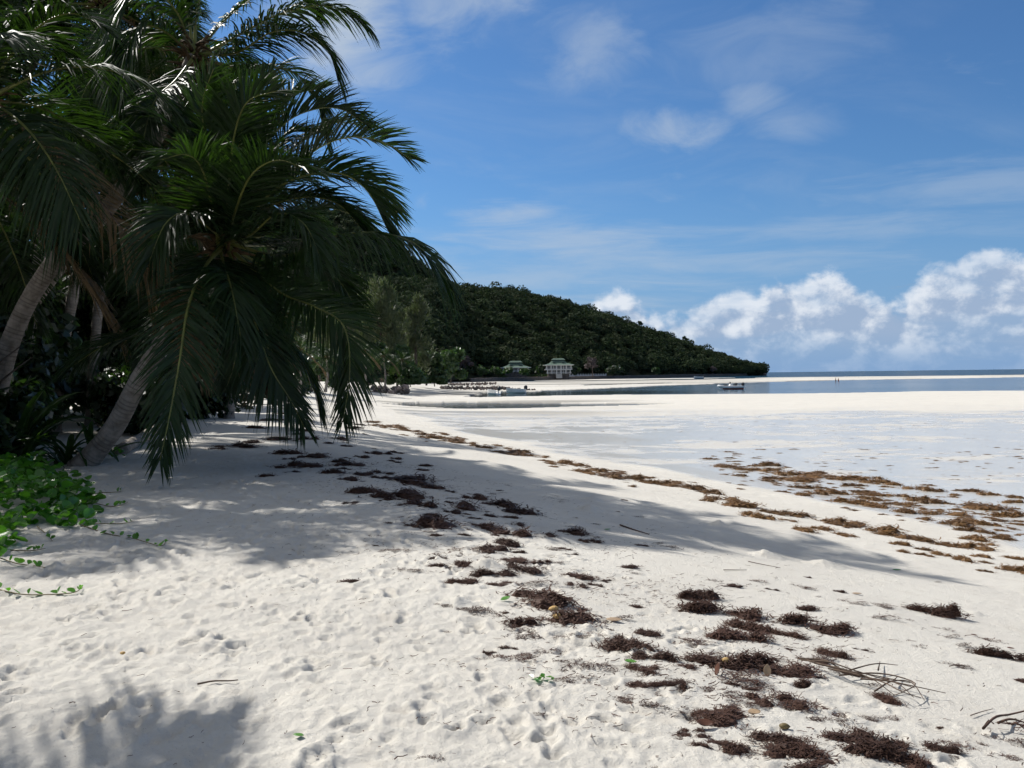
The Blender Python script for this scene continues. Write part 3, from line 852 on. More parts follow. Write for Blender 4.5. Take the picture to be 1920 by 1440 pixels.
def trunk_palm(root, C, r0, r1, base, rng, ring=0.085):
    P_ = spline(C, 60)
    L = np.linalg.norm(np.diff(P_, axis=0), axis=1).sum()
    nseg = max(60, int(L / (ring / 4)))
    P_ = spline(C, nseg)
    s = np.linspace(0, L, nseg)
    u = np.linspace(0, 1, nseg)
    ph = (s / ring + 0.6 * np.sin(s * 1.3)) % 1.0
    flare = np.exp(-s / 0.35) * .55
    rad_ = (r0 + (r1 - r0) * u) * (1 + flare) * (1 + 0.045 * (ph - .4) + 0.03 * np.sin(s * 2.1 + rng.random() * 6))
    V, F = tube(P_, rad_, 14)
    o = mk('trunk', V, F, TRUNK, root, True, base)
    a = o.data.attributes.new('ring', 'FLOAT', 'POINT')
    val_ = np.clip(1 - np.abs(ph - .06) / .16, 0, 1)
    a.data.foreach_set('value', np.repeat(val_, 14).astype(np.float32))
    return o

def crown_heart(root, c, base, rng, r=0.22):
    m = MB()
    for k in range(46):                      # ragged fibre sheaths and stubs of old leaf bases
        a = rng.uniform(0, 6.28); e_ = rng.uniform(-.5, 1.2)
        d = np.array([math.cos(a) * math.cos(e_), math.sin(a) * math.cos(e_), math.sin(e_)])
        p0 = c + np.array([math.cos(a) * r * .5, math.sin(a) * r * .5, rng.uniform(-.35, .25)]); p1 = p0 + d * rng.uniform(.25, .6)
        m.tube(spline([p0, (p0 + p1) / 2 + [0, 0, .04], p1 - [0, 0, .05]], 4), [.05, .035, .02, .008], 5)
    m.build('fibre_sheath', FIBRE, root, True, base)

def generic_fronds(root, c, base, rng, n, L, az0=0, azr=6.283, el=(-.5, 1.35), Lmax=1.0, nl=60, drp=(.25, .6), dry=2):
    for k in range(n):
        a = az0 + azr * (k + rng.uniform(-.3, .3)) / n
        e_ = el[0] + (el[1] - el[0]) * ((k * 0.618) % 1.0)
        Lf = L * rng.uniform(.85, 1.1)
        h = np.array([math.cos(a), math.sin(a), 0])
        g = rng.uniform(.34, .62) * (1.15 if e_ > .3 else .7)
        C = [c + h * .05 + h * Lf * math.cos(e_) * s * (1 - .18 * s) + ZUP * Lf * (math.sin(e_) * s - g * s * s) for s in (0, .25, .5, .75, 1)]
        add_frond(root, base, C, rng, FROND_DRY if (k < dry and e_ < .1) else None, Lmax=Lmax, n=nl, droop=rng.uniform(*drp))

def palm(base, ctrl, r0, r1, label, seed, n=18, L=4.0, group='coconut palms at the left edge of the beach', name='coconut_palm', **kw):
    rng = np.random.default_rng(seed)
    base = np.array(base, float)
    e = empty(name, base, label, 'palm tree', group)
    trunk_palm(e, ctrl, r0, r1, base, rng)
    c = np.array(ctrl[-1])
    crown_heart(e, c, base, rng)
    generic_fronds(e, c, base, rng, n, L, **kw)
    return e, c, rng

# --- the leaning palm in front: every frond of its outline set one by one
Y1 = 16.2
b1p = ground(150, 872); b1p[2] -= .1
tr1 = [b1p, at(215, 800, b1p[1] - .1), at(268, 700, Y1 + .1), at(340, 590, Y1 + .1), at(420, 475, Y1)]
c1p = tr1[-1] + [0, 0, .15]
rng1 = np.random.default_rng(77)
palm1 = empty('coconut_palm', b1p, 'low leaning coconut palm whose fronds hang over the sand', 'palm tree', 'coconut palms at the left edge of the beach')
trunk_palm(palm1, tr1, .185, .15, b1p, rng1)
crown_heart(palm1, c1p, b1p, rng1, .3)
def F1(pts_, **kw):
    """photo pixels with depth offsets along the frond, starting at the crown's heart"""
    C = [c1p + rng1.normal(0, .05, 3)] + [at(u, v, Y1 + dy_) for u, v, dy_ in pts_]
    add_frond(palm1, b1p, C, rng1, **kw)
F1([(530, 480, -.4), (610, 447, -.7), (700, 436, -.9), (780, 458, -1.0), (838, 525, -1.0)], droop=.75, vee=.15, n=84, Lmax=1.05)
F1([(510, 360, -.3), (580, 327, -.5), (645, 327, -.5), (692, 362, -.4), (727, 432, -.3)], droop=.35, vee=.35, n=84)
F1([(460, 330, .3), (530, 235, .7), (590, 205, 1.0), (640, 205, 1.3), (680, 230, 1.5)], droop=.2, vee=.45, n=76)
F1([(500, 380, .6), (580, 290, 1.2), (650, 258, 1.7), (715, 265, 2.0), (772, 300, 2.2)], droop=.2, vee=.45, n=80)
F1([(440, 330, .1), (455, 240, .0), (480, 175, -.1), (510, 135, -.2)], droop=.1, vee=.3, n=70, Lmax=.8, side=(1, .2, 0))
F1([(410, 350, -.2), (385, 260, -.5), (380, 190, -.9), (400, 130, -1.3)], droop=.15, vee=.3, n=70, Lmax=.85, side=(1, -.3, 0))
F1([(375, 380, .2), (320, 310, .4), (255, 280, .5), (190, 300, .5), (150, 350, .4)], droop=.45, vee=.3)
F1([(385, 500, -1.2), (354, 570, -2.2), (336, 680, -3.0), (318, 780, -3.4), (300, 862, -3.5)], droop=.28, vee=.1, n=84, Lmax=.8, side=(1, .25, 0), r0=.042)
F1([(450, 520, -.8), (480, 610, -1.3), (508, 690, -1.4), (545, 750, -1.4), (570, 800, -1.4)], droop=.40, vee=.12, n=78, Lmax=.75, side=(1, .5, 0))
F1([(520, 545, -.6), (590, 575, -1.0), (645, 612, -1.2), (656, 700, -1.3), (643, 790, -1.3)], droop=.24, vee=.1, n=84, Lmax=.85, side=(1, -.1, .0))
F1([(500, 590, .3), (545, 650, .5), (580, 700, .6), (600, 768, .6)], droop=.45, vee=.15, n=66, Lmax=.8)
F1([(380, 570, .6), (300, 620, 1.1), (210, 640, 1.3), (130, 690, 1.3)], droop=.5, vee=.25, n=74, Lmax=.95)
F1([(430, 560, -.8), (445, 620, -1.0), (440, 680, -1.0), (425, 725, -.9)], droop=.3, vee=.2, n=70, Lmax=.7, side=(1, .0, 0))
F1([(465, 550, -.2), (492, 610, -.1), (505, 670, 0), (500, 720, .1)], droop=.5, vee=.2, n=70, Lmax=.75, side=(1, .6, 0))
F1([(480, 420, 1.0), (530, 400, 2.0), (560, 420, 2.8), (580, 470, 3.3)], droop=.5, n=66)
F1([(400, 430, 1.2), (370, 380, 2.2), (330, 400, 3.0), (300, 470, 3.4)], droop=.5, n=66)
F1([(395, 430, -1.0), (350, 400, -1.7), (310, 420, -2.1), (280, 490, -2.2)], droop=.5, n=70, Lmax=.9)
F1([(470, 440, -1.0), (520, 400, -1.6), (570, 420, -2.0), (600, 480, -2.2)], droop=.5, n=70, Lmax=.85)
F1([(450, 390, .8), (490, 300, 1.6), (540, 250, 2.3), (600, 250, 2.8)], droop=.3, n=66, vee=.4)
F1([(480, 400, .2), (560, 370, .3), (630, 380, .4), (680, 430, .5)], droop=.4, vee=.3, n=80)
F1([(470, 380, 1.0), (550, 330, 2.0), (640, 320, 2.8), (710, 350, 3.2), (745, 400, 3.4)], droop=.3, vee=.4, n=80)
F1([(455, 350, .8), (500, 240, 1.6), (550, 180, 2.2), (610, 165, 2.7)], droop=.2, vee=.4, n=80)
F1([(430, 340, -.4), (440, 250, -1.0), (465, 190, -1.5), (520, 170, -1.9)], droop=.25, vee=.4, n=80)
for q_ in ([(400, 360, .5), (350, 260, .9), (300, 220, 1.2), (250, 240, 1.4)], [(420, 340, .9), (400, 240, 1.6), (420, 170, 2.2), (470, 130, 2.6)], [(520, 430, .9), (600, 390, 1.7), (670, 410, 2.3), (710, 470, 2.6)],
           [(440, 400, -1.2), (470, 330, -2.0), (520, 300, -2.6), (580, 320, -3.0)], [(400, 400, -1.0), (380, 320, -1.8), (350, 290, -2.4), (300, 300, -2.8)], [(490, 350, 1.4), (560, 270, 2.6), (630, 230, 3.6), (700, 240, 4.2)],
           [(380, 450, .6), (320, 430, 1.2), (270, 460, 1.7), (240, 540, 2.0)], [(500, 460, 1.6), (560, 450, 2.8), (610, 490, 3.6), (640, 560, 4.0)], [(390, 480, .8), (330, 520, 1.6), (290, 590, 2.0), (270, 670, 2.1)]):
    F1(q_, droop=rng1.uniform(.25, .45), vee=.32, n=80)
F1([(500, 500, .6), (570, 490, 1.1), (630, 520, 1.5), (670, 580, 1.7)], droop=.45, vee=.2, n=76, Lmax=.9)
F1([(405, 520, -.4), (395, 590, -.6), (380, 650, -.6), (372, 700, -.6)], droop=.3, n=56, Lmax=.8, mat=FROND_DRY, side=(1, .3, 0))
F1([(455, 530, .2), (478, 590, .3), (490, 660, .3), (495, 730, .3)], droop=.4, n=56, Lmax=.8, mat=FROND_DRY, side=(1, -.3, 0))
F1([(420, 500, -.9), (428, 520, -1.5), (440, 570, -1.9), (452, 640, -2.0)], droop=.5, n=60, Lmax=.8)

# --- the tall palm behind it with the pale curved trunk
Y2 = 18.5
b2p = np.array([*at(-30, 760, Y2)[:2], 1.8])
tr2 = [b2p, at(20, 640, Y2), at(95, 500, Y2), at(190, 405, Y2 + .2), at(285, 270, Y2 + .3), at(365, 105, Y2 + .4)]
rng2 = np.random.default_rng(5)
palm2 = empty('coconut_palm', b2p, 'tall coconut palm with pale ringed trunk curving in from the left edge', 'palm tree', 'coconut palms at the left edge of the beach')
trunk_palm(palm2, tr2, .19, .15, b2p, rng2)
c2p = tr2[-1]; crown_heart(palm2, c2p, b2p, rng2, .28)
def F2(pts_, **kw):
    C = [c2p + rng2.normal(0, .05, 3)] + [at(u, v, Y2 + .4 + dy_) for u, v, dy_ in pts_]
    add_frond(palm2, b2p, C, rng2, **kw)
F2([(440, 70, -.2), (520, 28, -.4), (600, 10, -.4), (655, 25, -.3), (690, 52, -.2)], droop=.55, vee=.15, n=80, Lmax=.85)
F2([(440, 100, -.5), (510, 60, -1), (575, 62, -1.3), (615, 95, -1.4), (634, 150, -1.4)], droop=.5, vee=.2, n=78, Lmax=.85)
F2([(430, 30, .5), (500, -20, 1.0), (560, -10, 1.5), (600, 30, 1.8)], droop=.5, n=70, Lmax=.85)
F2([(330, 20, -.5), (280, -20, -.9), (235, 10, -1.2), (215, 90, -1.3)], droop=.5, n=74, Lmax=.9)
F2([(310, 60, -.8), (265, 50, -1.3), (240, 100, -1.7), (235, 180, -1.8)], droop=.6, n=74, Lmax=.9)
F2([(400, 170, -.8), (430, 210, -1.3), (440, 290, -1.6), (435, 370, -1.6)], droop=.4, n=70, Lmax=.9)
F2([(330, 150, -.9), (290, 190, -1.5), (268, 270, -1.8), (262, 350, -1.8)], droop=.4, n=70, Lmax=.9)
F2([(460, 130, .4), (540, 130, .8), (590, 180, 1.1), (610, 260, 1.2)], droop=.5, n=70, Lmax=.85)
F2([(300, 90, .5), (230, 100, .8), (170, 150, 1.0), (130, 240, 1.0)], droop=.5, n=74)
F2([(370, 20, .1), (400, -80, .2), (440, -140, .3), (500, -170, .4)], droop=.3, n=66)
F2([(350, 10, -.2), (320, -90, -.3), (280, -150, -.4), (230, -160, -.5)], droop=.3, n=66)
F2([(375, 180, -.2), (372, 250, -.5), (366, 320, -.6), (360, 380, -.6)], droop=.4, n=60, Lmax=.85, side=(1, 0.2, 0), mat=FROND_DRY)
F2([(400, 130, 1.5), (430, 140, 3.0), (450, 190, 4.0), (460, 270, 4.4)], droop=.5, n=66)
F2([(330, 120, 1.5), (290, 130, 3.0), (260, 190, 3.9), (245, 270, 4.3)], droop=.5, n=66)

# --- more palms standing in the grove
def grove_palm(ub, ut, vt, Y, label, seed, r=.17, n=18, L=4.0, lean=(0, 0), **kw):
    bb = np.array([*at(ub, 800, Y)[:2], 0]); bb[2] = gz(bb[0], bb[1]) - .1
    tp = at(ut, vt, Y + lean[1])
    mid = (bb + tp) / 2 + np.array([(bb[0] - tp[0]) * .18, 0, 0])
    return palm(bb, [bb, (bb + mid) / 2 + [(bb[0] - tp[0]) * .05, 0, 0], mid, (mid + tp) / 2, tp], r, r * .75, label, seed, n, L, **kw)
grove_palm(-40, 235, 340, 21.5, 'coconut palm behind the pale trunk, its own trunk in shade', 31, n=17, L=3.8)
grove_palm(-260, -40, 190, 15.5, 'palm at the left edge whose fronds fill the upper left corner', 33, n=20, L=4.6, lean=(0, -.5), drp=(.3, .6))
grove_palm(-120, 90, 40, 27.0, 'tall coconut palm deep in the grove at upper left', 35, n=19, L=4.4)
grove_palm(170, 250, 190, 29.0, 'coconut palm in the grove above the leaning palm', 37, n=17, L=4.2)
grove_palm(300, 330, 430, 31.0, 'shaded coconut palm behind the leaning palm, low crown', 39, n=16, L=4.2)
grove_palm(430, 470, 350, 36.0, 'coconut palm in the grove just right of the leaning palm trunk', 41, n=16, L=4.2)

grove_palm(-150, 30, 60, 27.0, 'coconut palm whose crown closes the top left corner', 43, n=17, L=4.4)
grove_palm(40, 190, 10, 24.0, 'tall coconut palm behind the top of the pale-trunked palm', 45, n=16, L=4.2)
grove_palm(100, 290, 120, 26.0, 'coconut palm hidden between the two highest crowns', 47, n=16, L=4.0)
grove_palm(-300, -60, 330, 18.0, 'low coconut palm at the left edge in deep shade', 49, n=18, L=3.8)
# palms just out of the frame to the left: their shadow lies across the lower left sand
for k, (x_, y_, zt, xt, yt, lab) in enumerate([(-9.0, 6.7, 6.2, -7.1, 5.4, 'coconut palm beside the camera, left of the picture')]):
    bb = np.array([x_, y_, gz(x_, y_) - .1]); tp = np.array([xt, yt, zt + 1.0])
    palm(bb, [bb, bb * .6 + tp * .4 + [-.4, 0, 0], bb * .25 + tp * .75 + [-.2, 0, 0], tp], .17, .13, lab, 51 + k, 26, 3.2)

# ------------------------------------------------------------------ the grove behind the palms
GR = [(-24, 22, 11, 5.0), (-19, 27, 10, 4.5), (-28, 30, 13, 6), (-15.5, 24.5, 6.5, 3.2), (-14, 33, 8.5, 4), (-21, 36, 13, 5.5), (-16.5, 42, 10, 4.5),
      (-26, 44, 14, 6), (-20, 52, 12, 5), (-33, 38, 16, 7), (-19, 19.5, 8, 3.6), (-20, 25, 15, 5.5), (-31, 26, 18, 7)]
GLAB = ['broad dark tree filling the left edge behind the pale palm trunk', 'dark leafy tree in the shade behind the palm trunks',
        'tall dark tree at the back of the grove on the far left', 'low bushy tree behind the leaning palm trunk',
        'rounded dark tree seen under the leaning palm fronds', 'tall leafy tree behind the crown of the leaning palm',
        'leafy tree at the right end of the shaded grove', 'large dark tree deep behind the palm crowns',
        'dark tree beyond the grove where the beach bends', 'highest dark tree behind the upper left palms', 'dense tree in deep shade right beside the pale trunk base', 'tall dark tree closing the gaps behind the top left crowns', 'very tall dark tree at the far left behind all palms']
for k, (x_, y_, H_, R_) in enumerate(GR):
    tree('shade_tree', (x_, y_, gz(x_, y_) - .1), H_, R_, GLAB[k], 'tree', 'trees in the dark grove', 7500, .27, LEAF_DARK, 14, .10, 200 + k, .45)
GB = [(-9.6, 15.4, 1.5, 1.4), (-10.6, 16.6, 2.0, 1.6), (-9.3, 14.0, 1.2, 1.2), (-11.5, 17.6, 2.4, 1.8), (-12.2, 20.0, 1.9, 1.7), (-13.2, 22.5, 2.6, 2.2), (-11.2, 26, 2.0, 1.8), (-12.5, 30, 2.6, 2.2), (-14.5, 18.0, 2.3, 1.9), (-12.6, 36, 2.4, 2.0), (-15.5, 47, 3.2, 2.6), (-15.5, 58, 3.0, 2.4), (-19, 70, 4, 3)]
BLAB = ['dark low shrub between the vine patch and the leaning trunk', 'dark shrub left of the foot of the leaning palm', 'dark low shrub rising right behind the green vines', 'dark shrub below the pale trunk at the left edge', 'dark shrub just behind the leaning palm trunk', 'tall dark shrub between the two palm trunks', 'shrub in shade at the back edge of the sand',
        'shrub in shade seen between hanging fronds', 'dark shrub at the far left under the pale palm trunk', 'low shrub by the sand where the grove ends', 'shrub past the leaning palm along the beach', 'green shrub at the bend of the beach', 'large shrub at the bend of the beach before the rock pile']
for k, (x_, y_, H_, R_) in enumerate(GB):
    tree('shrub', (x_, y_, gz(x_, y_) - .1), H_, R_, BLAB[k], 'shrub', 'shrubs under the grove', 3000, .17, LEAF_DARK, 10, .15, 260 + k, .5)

# strap-leaved plants at the left edge; each leaf is a part
def strap_leaf(L, bend, w_, twist):
    n = 9; s = np.linspace(0, 1, n)
    x_ = L * (s - .25 * bend * s ** 2); z_ = L * (0.95 * s - bend * s ** 2.1)
    wd = w_ * np.interp(s, [0, .2, .6, .9, 1], [.5, .9, 1, .45, .03])
    V = []; F = []
    for i in range(n):
        V += [(x_[i], -wd[i], z_[i] + wd[i] * .5), (x_[i], 0, z_[i]), (x_[i], wd[i], z_[i] + wd[i] * .5)]
        if i:
            a = (i - 1) * 3
            F += [(a, a + 1, a + 4, a + 3), (a + 1, a + 2, a + 5, a + 4)]
    me = mesh_raw('leaf', V, F); me.materials.append(LEAF_STRAP)
    return me
STRAPS = [strap_leaf(1.0, b_, w_, 0) for b_, w_ in ((.45, .05), (.75, .055), (1.0, .05), (1.25, .06), (.6, .045))]
SPL = [((40, 740), 15.6, 1.3, 22), ((120, 790), 16.8, 1.1, 20), ((170, 800), 17.5, 1.0, 18), ((-40, 760), 15.5, 1.8, 24), ((15, 720), 16.4, 2.0, 26)]
SLAB = ['strap-leaved plant in front of the pale palm trunk', 'strap-leaved plant beside the foot of the leaning palm', 'small strap-leaved plant left of the leaning trunk', 'large strap-leaved plant cut by the left edge', 'tall strap-leaved plant with sunlit leaf tips below the pale trunk']
rs_ = random.Random(9)
for k, ((u, v), Yp, Lp, nl) in enumerate(SPL):
    q = at(u, v, Yp); bz = gz(q[0], q[1])
    e = empty('strap_plant', (q[0], q[1], bz - .03), SLAB[k], 'plant', 'strap-leaved plants under the palms')
    for j in range(nl):
        o = link('leaf', STRAPS[j % 5], e)
        s = Lp * rs_.uniform(.6, 1.1); o.scale = (s, s, s)
        o.rotation_euler = (rs_.uniform(-.15, .15), rs_.uniform(-.55, .25), j * 2.4 + rs_.uniform(-.3, .3)); o.location = (rs_.uniform(-.08, .08), rs_.uniform(-.08, .08), 0)

# ------------------------------------------------------------------ beach vine
def vine_leaf(fold, notch):
    pr = [(0, 0), (.30, .10), (.52, .34), (.50, .62), (.34, .88), (.10, .98)]
    V = [(0, 0.0, 0), (0, .5, -.02), (0, .90 - notch, 0)]; F = []
    for sg in (-1, 1):
        b_ = len(V)
        V += [(sg * x_, y_, fold * abs(x_) - .05 * (y_ - .5) ** 2) for x_, y_ in pr[1:]]
        F += [(0, b_, 1) if sg > 0 else (0, 1, b_)]
        for i in range(4):
            c_ = 1 if i < 3 else 2
            F.append((c_, b_ + i, b_ + i + 1) if sg > 0 else (c_, b_ + i + 1, b_ + i))
        F.append((1, b_ + 3, 2) if sg > 0 else (1, 2, b_ + 3))
    me = mesh_raw('leaf', V, F); me.materials.append(LEAF_VINE)
    return me
VL = [vine_leaf(f, n) for f, n in ((.15, .03), (.4, .06), (.7, .04), (.05, .05), (.55, .08))]
rv = random.Random(12)
vc = ground(30, 960)
vine = empty('beach_vine', vc, 'bright green round-leaved creeping vine at the left edge of the sand', 'vine')
VINE_PX = [(-200, 880), (0, 872), (60, 880), (110, 905), (150, 925), (185, 945), (180, 965), (165, 985), (130, 995), (80, 985), (40, 990), (35, 1020), (10, 1040), (-60, 1060), (-200, 1040)]
vpoly = np.array([ground(u, v)[:2] for u, v in VINE_PX])
cand = []
lo = vpoly.min(0); hi = vpoly.max(0)
while len(cand) < 2300:
    x_, y_ = rv.uniform(lo[0], hi[0]), rv.uniform(lo[1], hi[1])
    if not inside(np.array([x_]), np.array([y_]), vpoly)[0]: continue
    dmin = np.min(np.hypot(vpoly[:, 0] - x_, vpoly[:, 1] - y_))
    hgt_ = 0.34 * min(1, dmin / 0.9) * (0.5 + 0.8 * float(fbm(np.array([x_ * 1.3]), np.array([y_ * 1.3]), 2, 4)[0]))
    cand.append((x_, y_, hgt_ * rv.random() ** .55 + .04))
def leaf_xf():
    return rv.uniform(.08, .15), (rv.uniform(-.7, .7), rv.uniform(-.7, .7), rv.uniform(0, 6.28))
cand.sort(key=lambda c: math.hypot(c[0], c[1]) - 3.5 * c[2] + (0 if c[0] / c[1] > -.60 else 30))
from mathutils import Euler
SV = []; SF = []; nv = 0
for k, (x_, y_, h_) in enumerate(cand):
    s, rot = leaf_xf(); z_ = gz(x_, y_) + h_
    if k < 250:
        o = link('leaf', VL[k % 5], vine); o.scale = (s, s, s); o.rotation_euler = rot
        o.location = (x_ - vc[0], y_ - vc[1], z_ - vc[2])
    else:
        M = Euler(rot).to_matrix() * s; me = VL[k % 5]
        for v_ in me.vertices:
            p = M @ v_.co; SV.append((p.x + x_, p.y + y_, p.z + z_))
        for f in me.polygons: SF.append(tuple(i + nv for i in f.vertices))
        nv += len(me.vertices)
o = mk('leaf_mass', SV, SF, LEAF_VINE, vine, False, vc); o['kind'] = 'stuff'
# runners creeping out over the sand
RUN = [[(150, 985), (200, 1002), (250, 1012), (300, 1026), (312, 1015)], [(170, 985), (200, 986), (235, 984), (252, 980)], [(-20, 1105), (40, 1115), (100, 1118), (140, 1117), (155, 1104)],
       [(-10, 1050), (30, 1058), (65, 1060), (85, 1070)], [(175, 945), (210, 953), (232, 949), (240, 942)], [(185, 925), (215, 925), (230, 921)], [(70, 990), (90, 1006), (98, 1016)], [(20, 1035), (60, 1038), (85, 1030)]]
for L in RUN:
    Q = spline([ground(u, v) + [0, 0, .015] for u, v in L], 14)
    V, F = tube(Q, np.linspace(.006, .003, 14), 5)
    r_ = mk('runner', V, F, RUNNER, vine, True, vc)
    for j in range(1, 13, 1 if len(L) > 4 else 2):
        if rv.random() < .25: continue
        o = link('leaf', VL[j % 5], r_); s = rv.uniform(.045, .10) * (1 - .03 * j)
        o.scale = (s, s, s); o.rotation_euler = (rv.uniform(.2, 1.3), rv.uniform(-.5, .5), rv.uniform(0, 6.28))
        o.location = tuple(Q[j] - vc + [0, 0, .006])
for k, (u, v, lab) in enumerate([(185, 862, 'small green sprout at the foot of the leaning palm'), (222, 860, 'small weedy sprout between the leaning trunk and the hanging frond')]):
    g = ground(u, v); e = empty('sprout', g, lab, 'plant', 'sprouts by the leaning trunk')
    for j in range(12):
        o = link('leaf', VL[j % 5], e); s = rv.uniform(.06, .11); o.scale = (s, s, s); o.rotation_euler = (rv.uniform(.1, 1), rv.uniform(-.5, .5), rv.uniform(0, 6.28)); o.location = (rv.uniform(-.14, .14), rv.uniform(-.1, .1), rv.uniform(.03, .16))

# fallen log behind the hanging frond
lg = [ground(225, 852) + [0, 0, .08], ground(262, 836) + [0, 0, .16], ground(300, 815) + [0, 0, .22], ground(345, 800) + [0, 0, .2]]
m = MB(); m.tube(spline(lg, 16), np.linspace(.14, .12, 16) * (1 + .05 * np.sin(np.arange(16) * 2.2)), 10)
tag(m.build('fallen_log', TRUNK, None, True), 'pale fallen palm log lying behind the longest hanging frond', 'log')

# ------------------------------------------------------------------ trees along the bend of the beach
def px_tree(u, v_base, v_top, Y, wpx, label, seed, mat, fn=tree, **kw):
    b_ = at(u, v_base, Y); t_ = at(u, v_top, Y)
    H_ = t_[2] - b_[2]; Rd = wpx / FPX * Y / 2
    return fn(kw.pop('name', 'shore_tree'), b_, H_, Rd, label, 'tree', 'trees along the bend of the beach', seed=seed, mat=mat, **kw)
b_ = at(715, 712, 165); casuarina(b_, at(715, 543, 165)[2] - b_[2], 5.6, 'tall feathery casuarina rising right beside the frond tips', 301, 'trees along the bend of the beach', 5600)
b_ = at(655, 712, 150); casuarina(b_, at(655, 565, 150)[2] - b_[2], 4.5, 'feathery casuarina half hidden by the drooping frond', 302, 'trees along the bend of the beach', 4600)
b_ = at(782, 712, 175); casuarina(b_, at(782, 565, 175)[2] - b_[2], 3.6, 'slender feathery casuarina at the right of the pair', 303, 'trees along the bend of the beach', 4200)
b_ = at(600, 712, 140); casuarina(b_, at(600, 575, 140)[2] - b_[2], 4.5, 'feathery casuarina behind the hanging fronds', 304, 'trees along the bend of the beach', 3000)
SH = [(690, 728, 640, 150, 95, 'rounded green tree at the foot of the tall casuarina'), (745, 722, 648, 160, 75, 'bushy green tree right of the casuarinas'), (800, 720, 652, 185, 70, 'dark green tree under the slender casuarina'),
      (640, 728, 650, 130, 90, 'green tree behind the tip of the drooping frond'), (585, 735, 640, 110, 100, 'green tree between the hanging fronds'), (845, 716, 655, 235, 70, 'dark round tree at the corner of the bay'),
      (540, 745, 650, 90, 120, 'green tree glimpsed right of the leaning palm'), (770, 722, 690, 150, 70, 'low green bush spilling onto the beach'), (815, 722, 688, 185, 55, 'low bush at the end of the beach strip')]
for k, (u, vb, vt, Y_, wp, lab) in enumerate(SH):
    px_tree(u, vb, vt, Y_, wp, lab, 320 + k, LEAF_MID if k % 3 else LEAF_DARK, n=4600, size=.40 * Y_ / 150, trunk_h=.14, lobes=11)
# coconut palms among them
for k, (u, vb, vt, Y_, lab) in enumerate([(722, 726, 668, 140, 'small coconut palm with pale fronds by the beach bend'), (752, 724, 676, 150, 'small coconut palm right of another at the beach bend'),
                                          (684, 730, 660, 125, 'small coconut palm close behind the frond tip'), (560, 740, 655, 85, 'coconut palm seen through the hanging fronds'), (610, 735, 670, 105, 'low coconut palm left of the drooping frond tip')]):
    bb = at(u, vb, Y_); tp = at(u + R.uniform(-8, 8), vt, Y_)
    palm(bb, [bb, (bb + tp) / 2 + [.2, 0, 0], tp], .16, .12, lab, 340 + k, 13, 3.2, 'coconut palms at the beach bend', nl=26, Lmax=.9)

# trees one can tell apart on the far shore
def far_tree(u, vb, vt, Y_, wp, lab, seed, mat, grp=None, **kw):
    return px_tree(u, vb, vt, Y_, wp, lab, seed, mat, name='shore_tree', n=kw.pop('n', 420), size=kw.pop('size', 1.0), lobes=8, **kw)
far_tree(872, 706, 664, 500, 42, 'greyish bare-twigged tree left of the green-roofed villas', 401, LEAF_PURPLE, n=700, size=.8, trunk_h=.45)
far_tree(1112, 706, 668, 585, 34, 'leafless purplish tree right of the villas', 402, LEAF_PURPLE, n=560, size=.8, trunk_h=.5)
far_tree(1230, 706, 687, 640, 22, 'bright green rounded bush standing by the sea wall', 403, LEAF_MID)
far_tree(1336, 702, 685, 800, 18, 'pale leafless shrub near the rocky point', 404, LEAF_PURPLE, n=240, size=.9)
far_tree(955, 706, 686, 520, 26, 'round bush in front of the left villa', 405, LEAF_MID)
far_tree(985, 706, 690, 520, 24, 'low green bush between the villas and the wall', 406, LEAF_MID)
far_tree(932, 707, 688, 515, 30, 'green bush left of the left villa', 407, LEAF_MID)
far_tree(1012, 706, 682, 560, 26, 'dark bush between the two villas', 408, LEAF_DARK)
far_tree(1080, 706, 688, 560, 24, 'bush against the right end of the right villa', 409, LEAF_DARK)
far_tree(905, 708, 684, 500, 34, 'broad bush at the left end of the sea wall', 410, LEAF_MID)
far_tree(1150, 705, 684, 615, 40, 'dark tree behind the white wall posts', 411, LEAF_DARK)
far_tree(1284, 648, 629, 915, 13, 'lone round-crowned tree standing above the ridge line', 412, LEAF_DARK, trunk_h=.5)
far_tree(1200, 616, 601, 905, 12, 'small tree breaking the ridge line left of the lone tree', 413, LEAF_DARK, trunk_h=.45)
b_ = at(1400, 697, 905); tp = at(1403, 683, 905)
palm(b_, [b_, (b_ + tp) / 2, tp], .25, .2, 'coconut palm standing on the rocky point at the far end', 360, 12, 5.6, None, nl=18, Lmax=1.6, dry=0)

# ------------------------------------------------------------------ rocks
def rock_mesh(seed):
    rng = np.random.default_rng(seed)
    import bmesh
    bm = bmesh.new(); bmesh.ops.create_icosphere(bm, subdivisions=1, radius=1.0)
    sc_ = rng.uniform(.6, 1.1, 3)
    for v_ in bm.verts:
        k = 1 + rng.normal(0, .14)
        v_.co = Vector((v_.co.x * sc_[0] * k, v_.co.y * sc_[1] * k, v_.co.z * sc_[2] * k * .75))
    me = bpy.data.meshes.new('rock'); bm.to_mesh(me); bm.free(); me.materials.append(ROCK if seed % 2 else ROCK_DARK)
    return me
ROCKS = [rock_mesh(s) for s in range(900, 908)]
rk = random.Random(4)
def rockpile(name, line, Y0, Y1_, n, rmin, rmax, hz, label, cat):
    A = at(line[0][0], line[0][1], Y0); B = at(line[1][0], line[1][1], Y1_)
    e = empty(name, A, label, cat)
    for k in range(n):
        f = rk.random(); r_ = rk.uniform(rmin, rmax)
        p = A * (1 - f) + B * f
        zz = rk.random() ** 1.5 * hz
        o = link('rock', ROCKS[k % 8], e)
        o.location = (p[0] - A[0], p[1] - A[1] + rk.uniform(-1, 1) * (hz - zz * .8) * 1.4, p[2] - A[2] + zz + r_ * .2)
        o.scale = (r_, r_, r_); o.rotation_euler = (rk.uniform(0, 6), rk.uniform(0, 6), rk.uniform(0, 6))
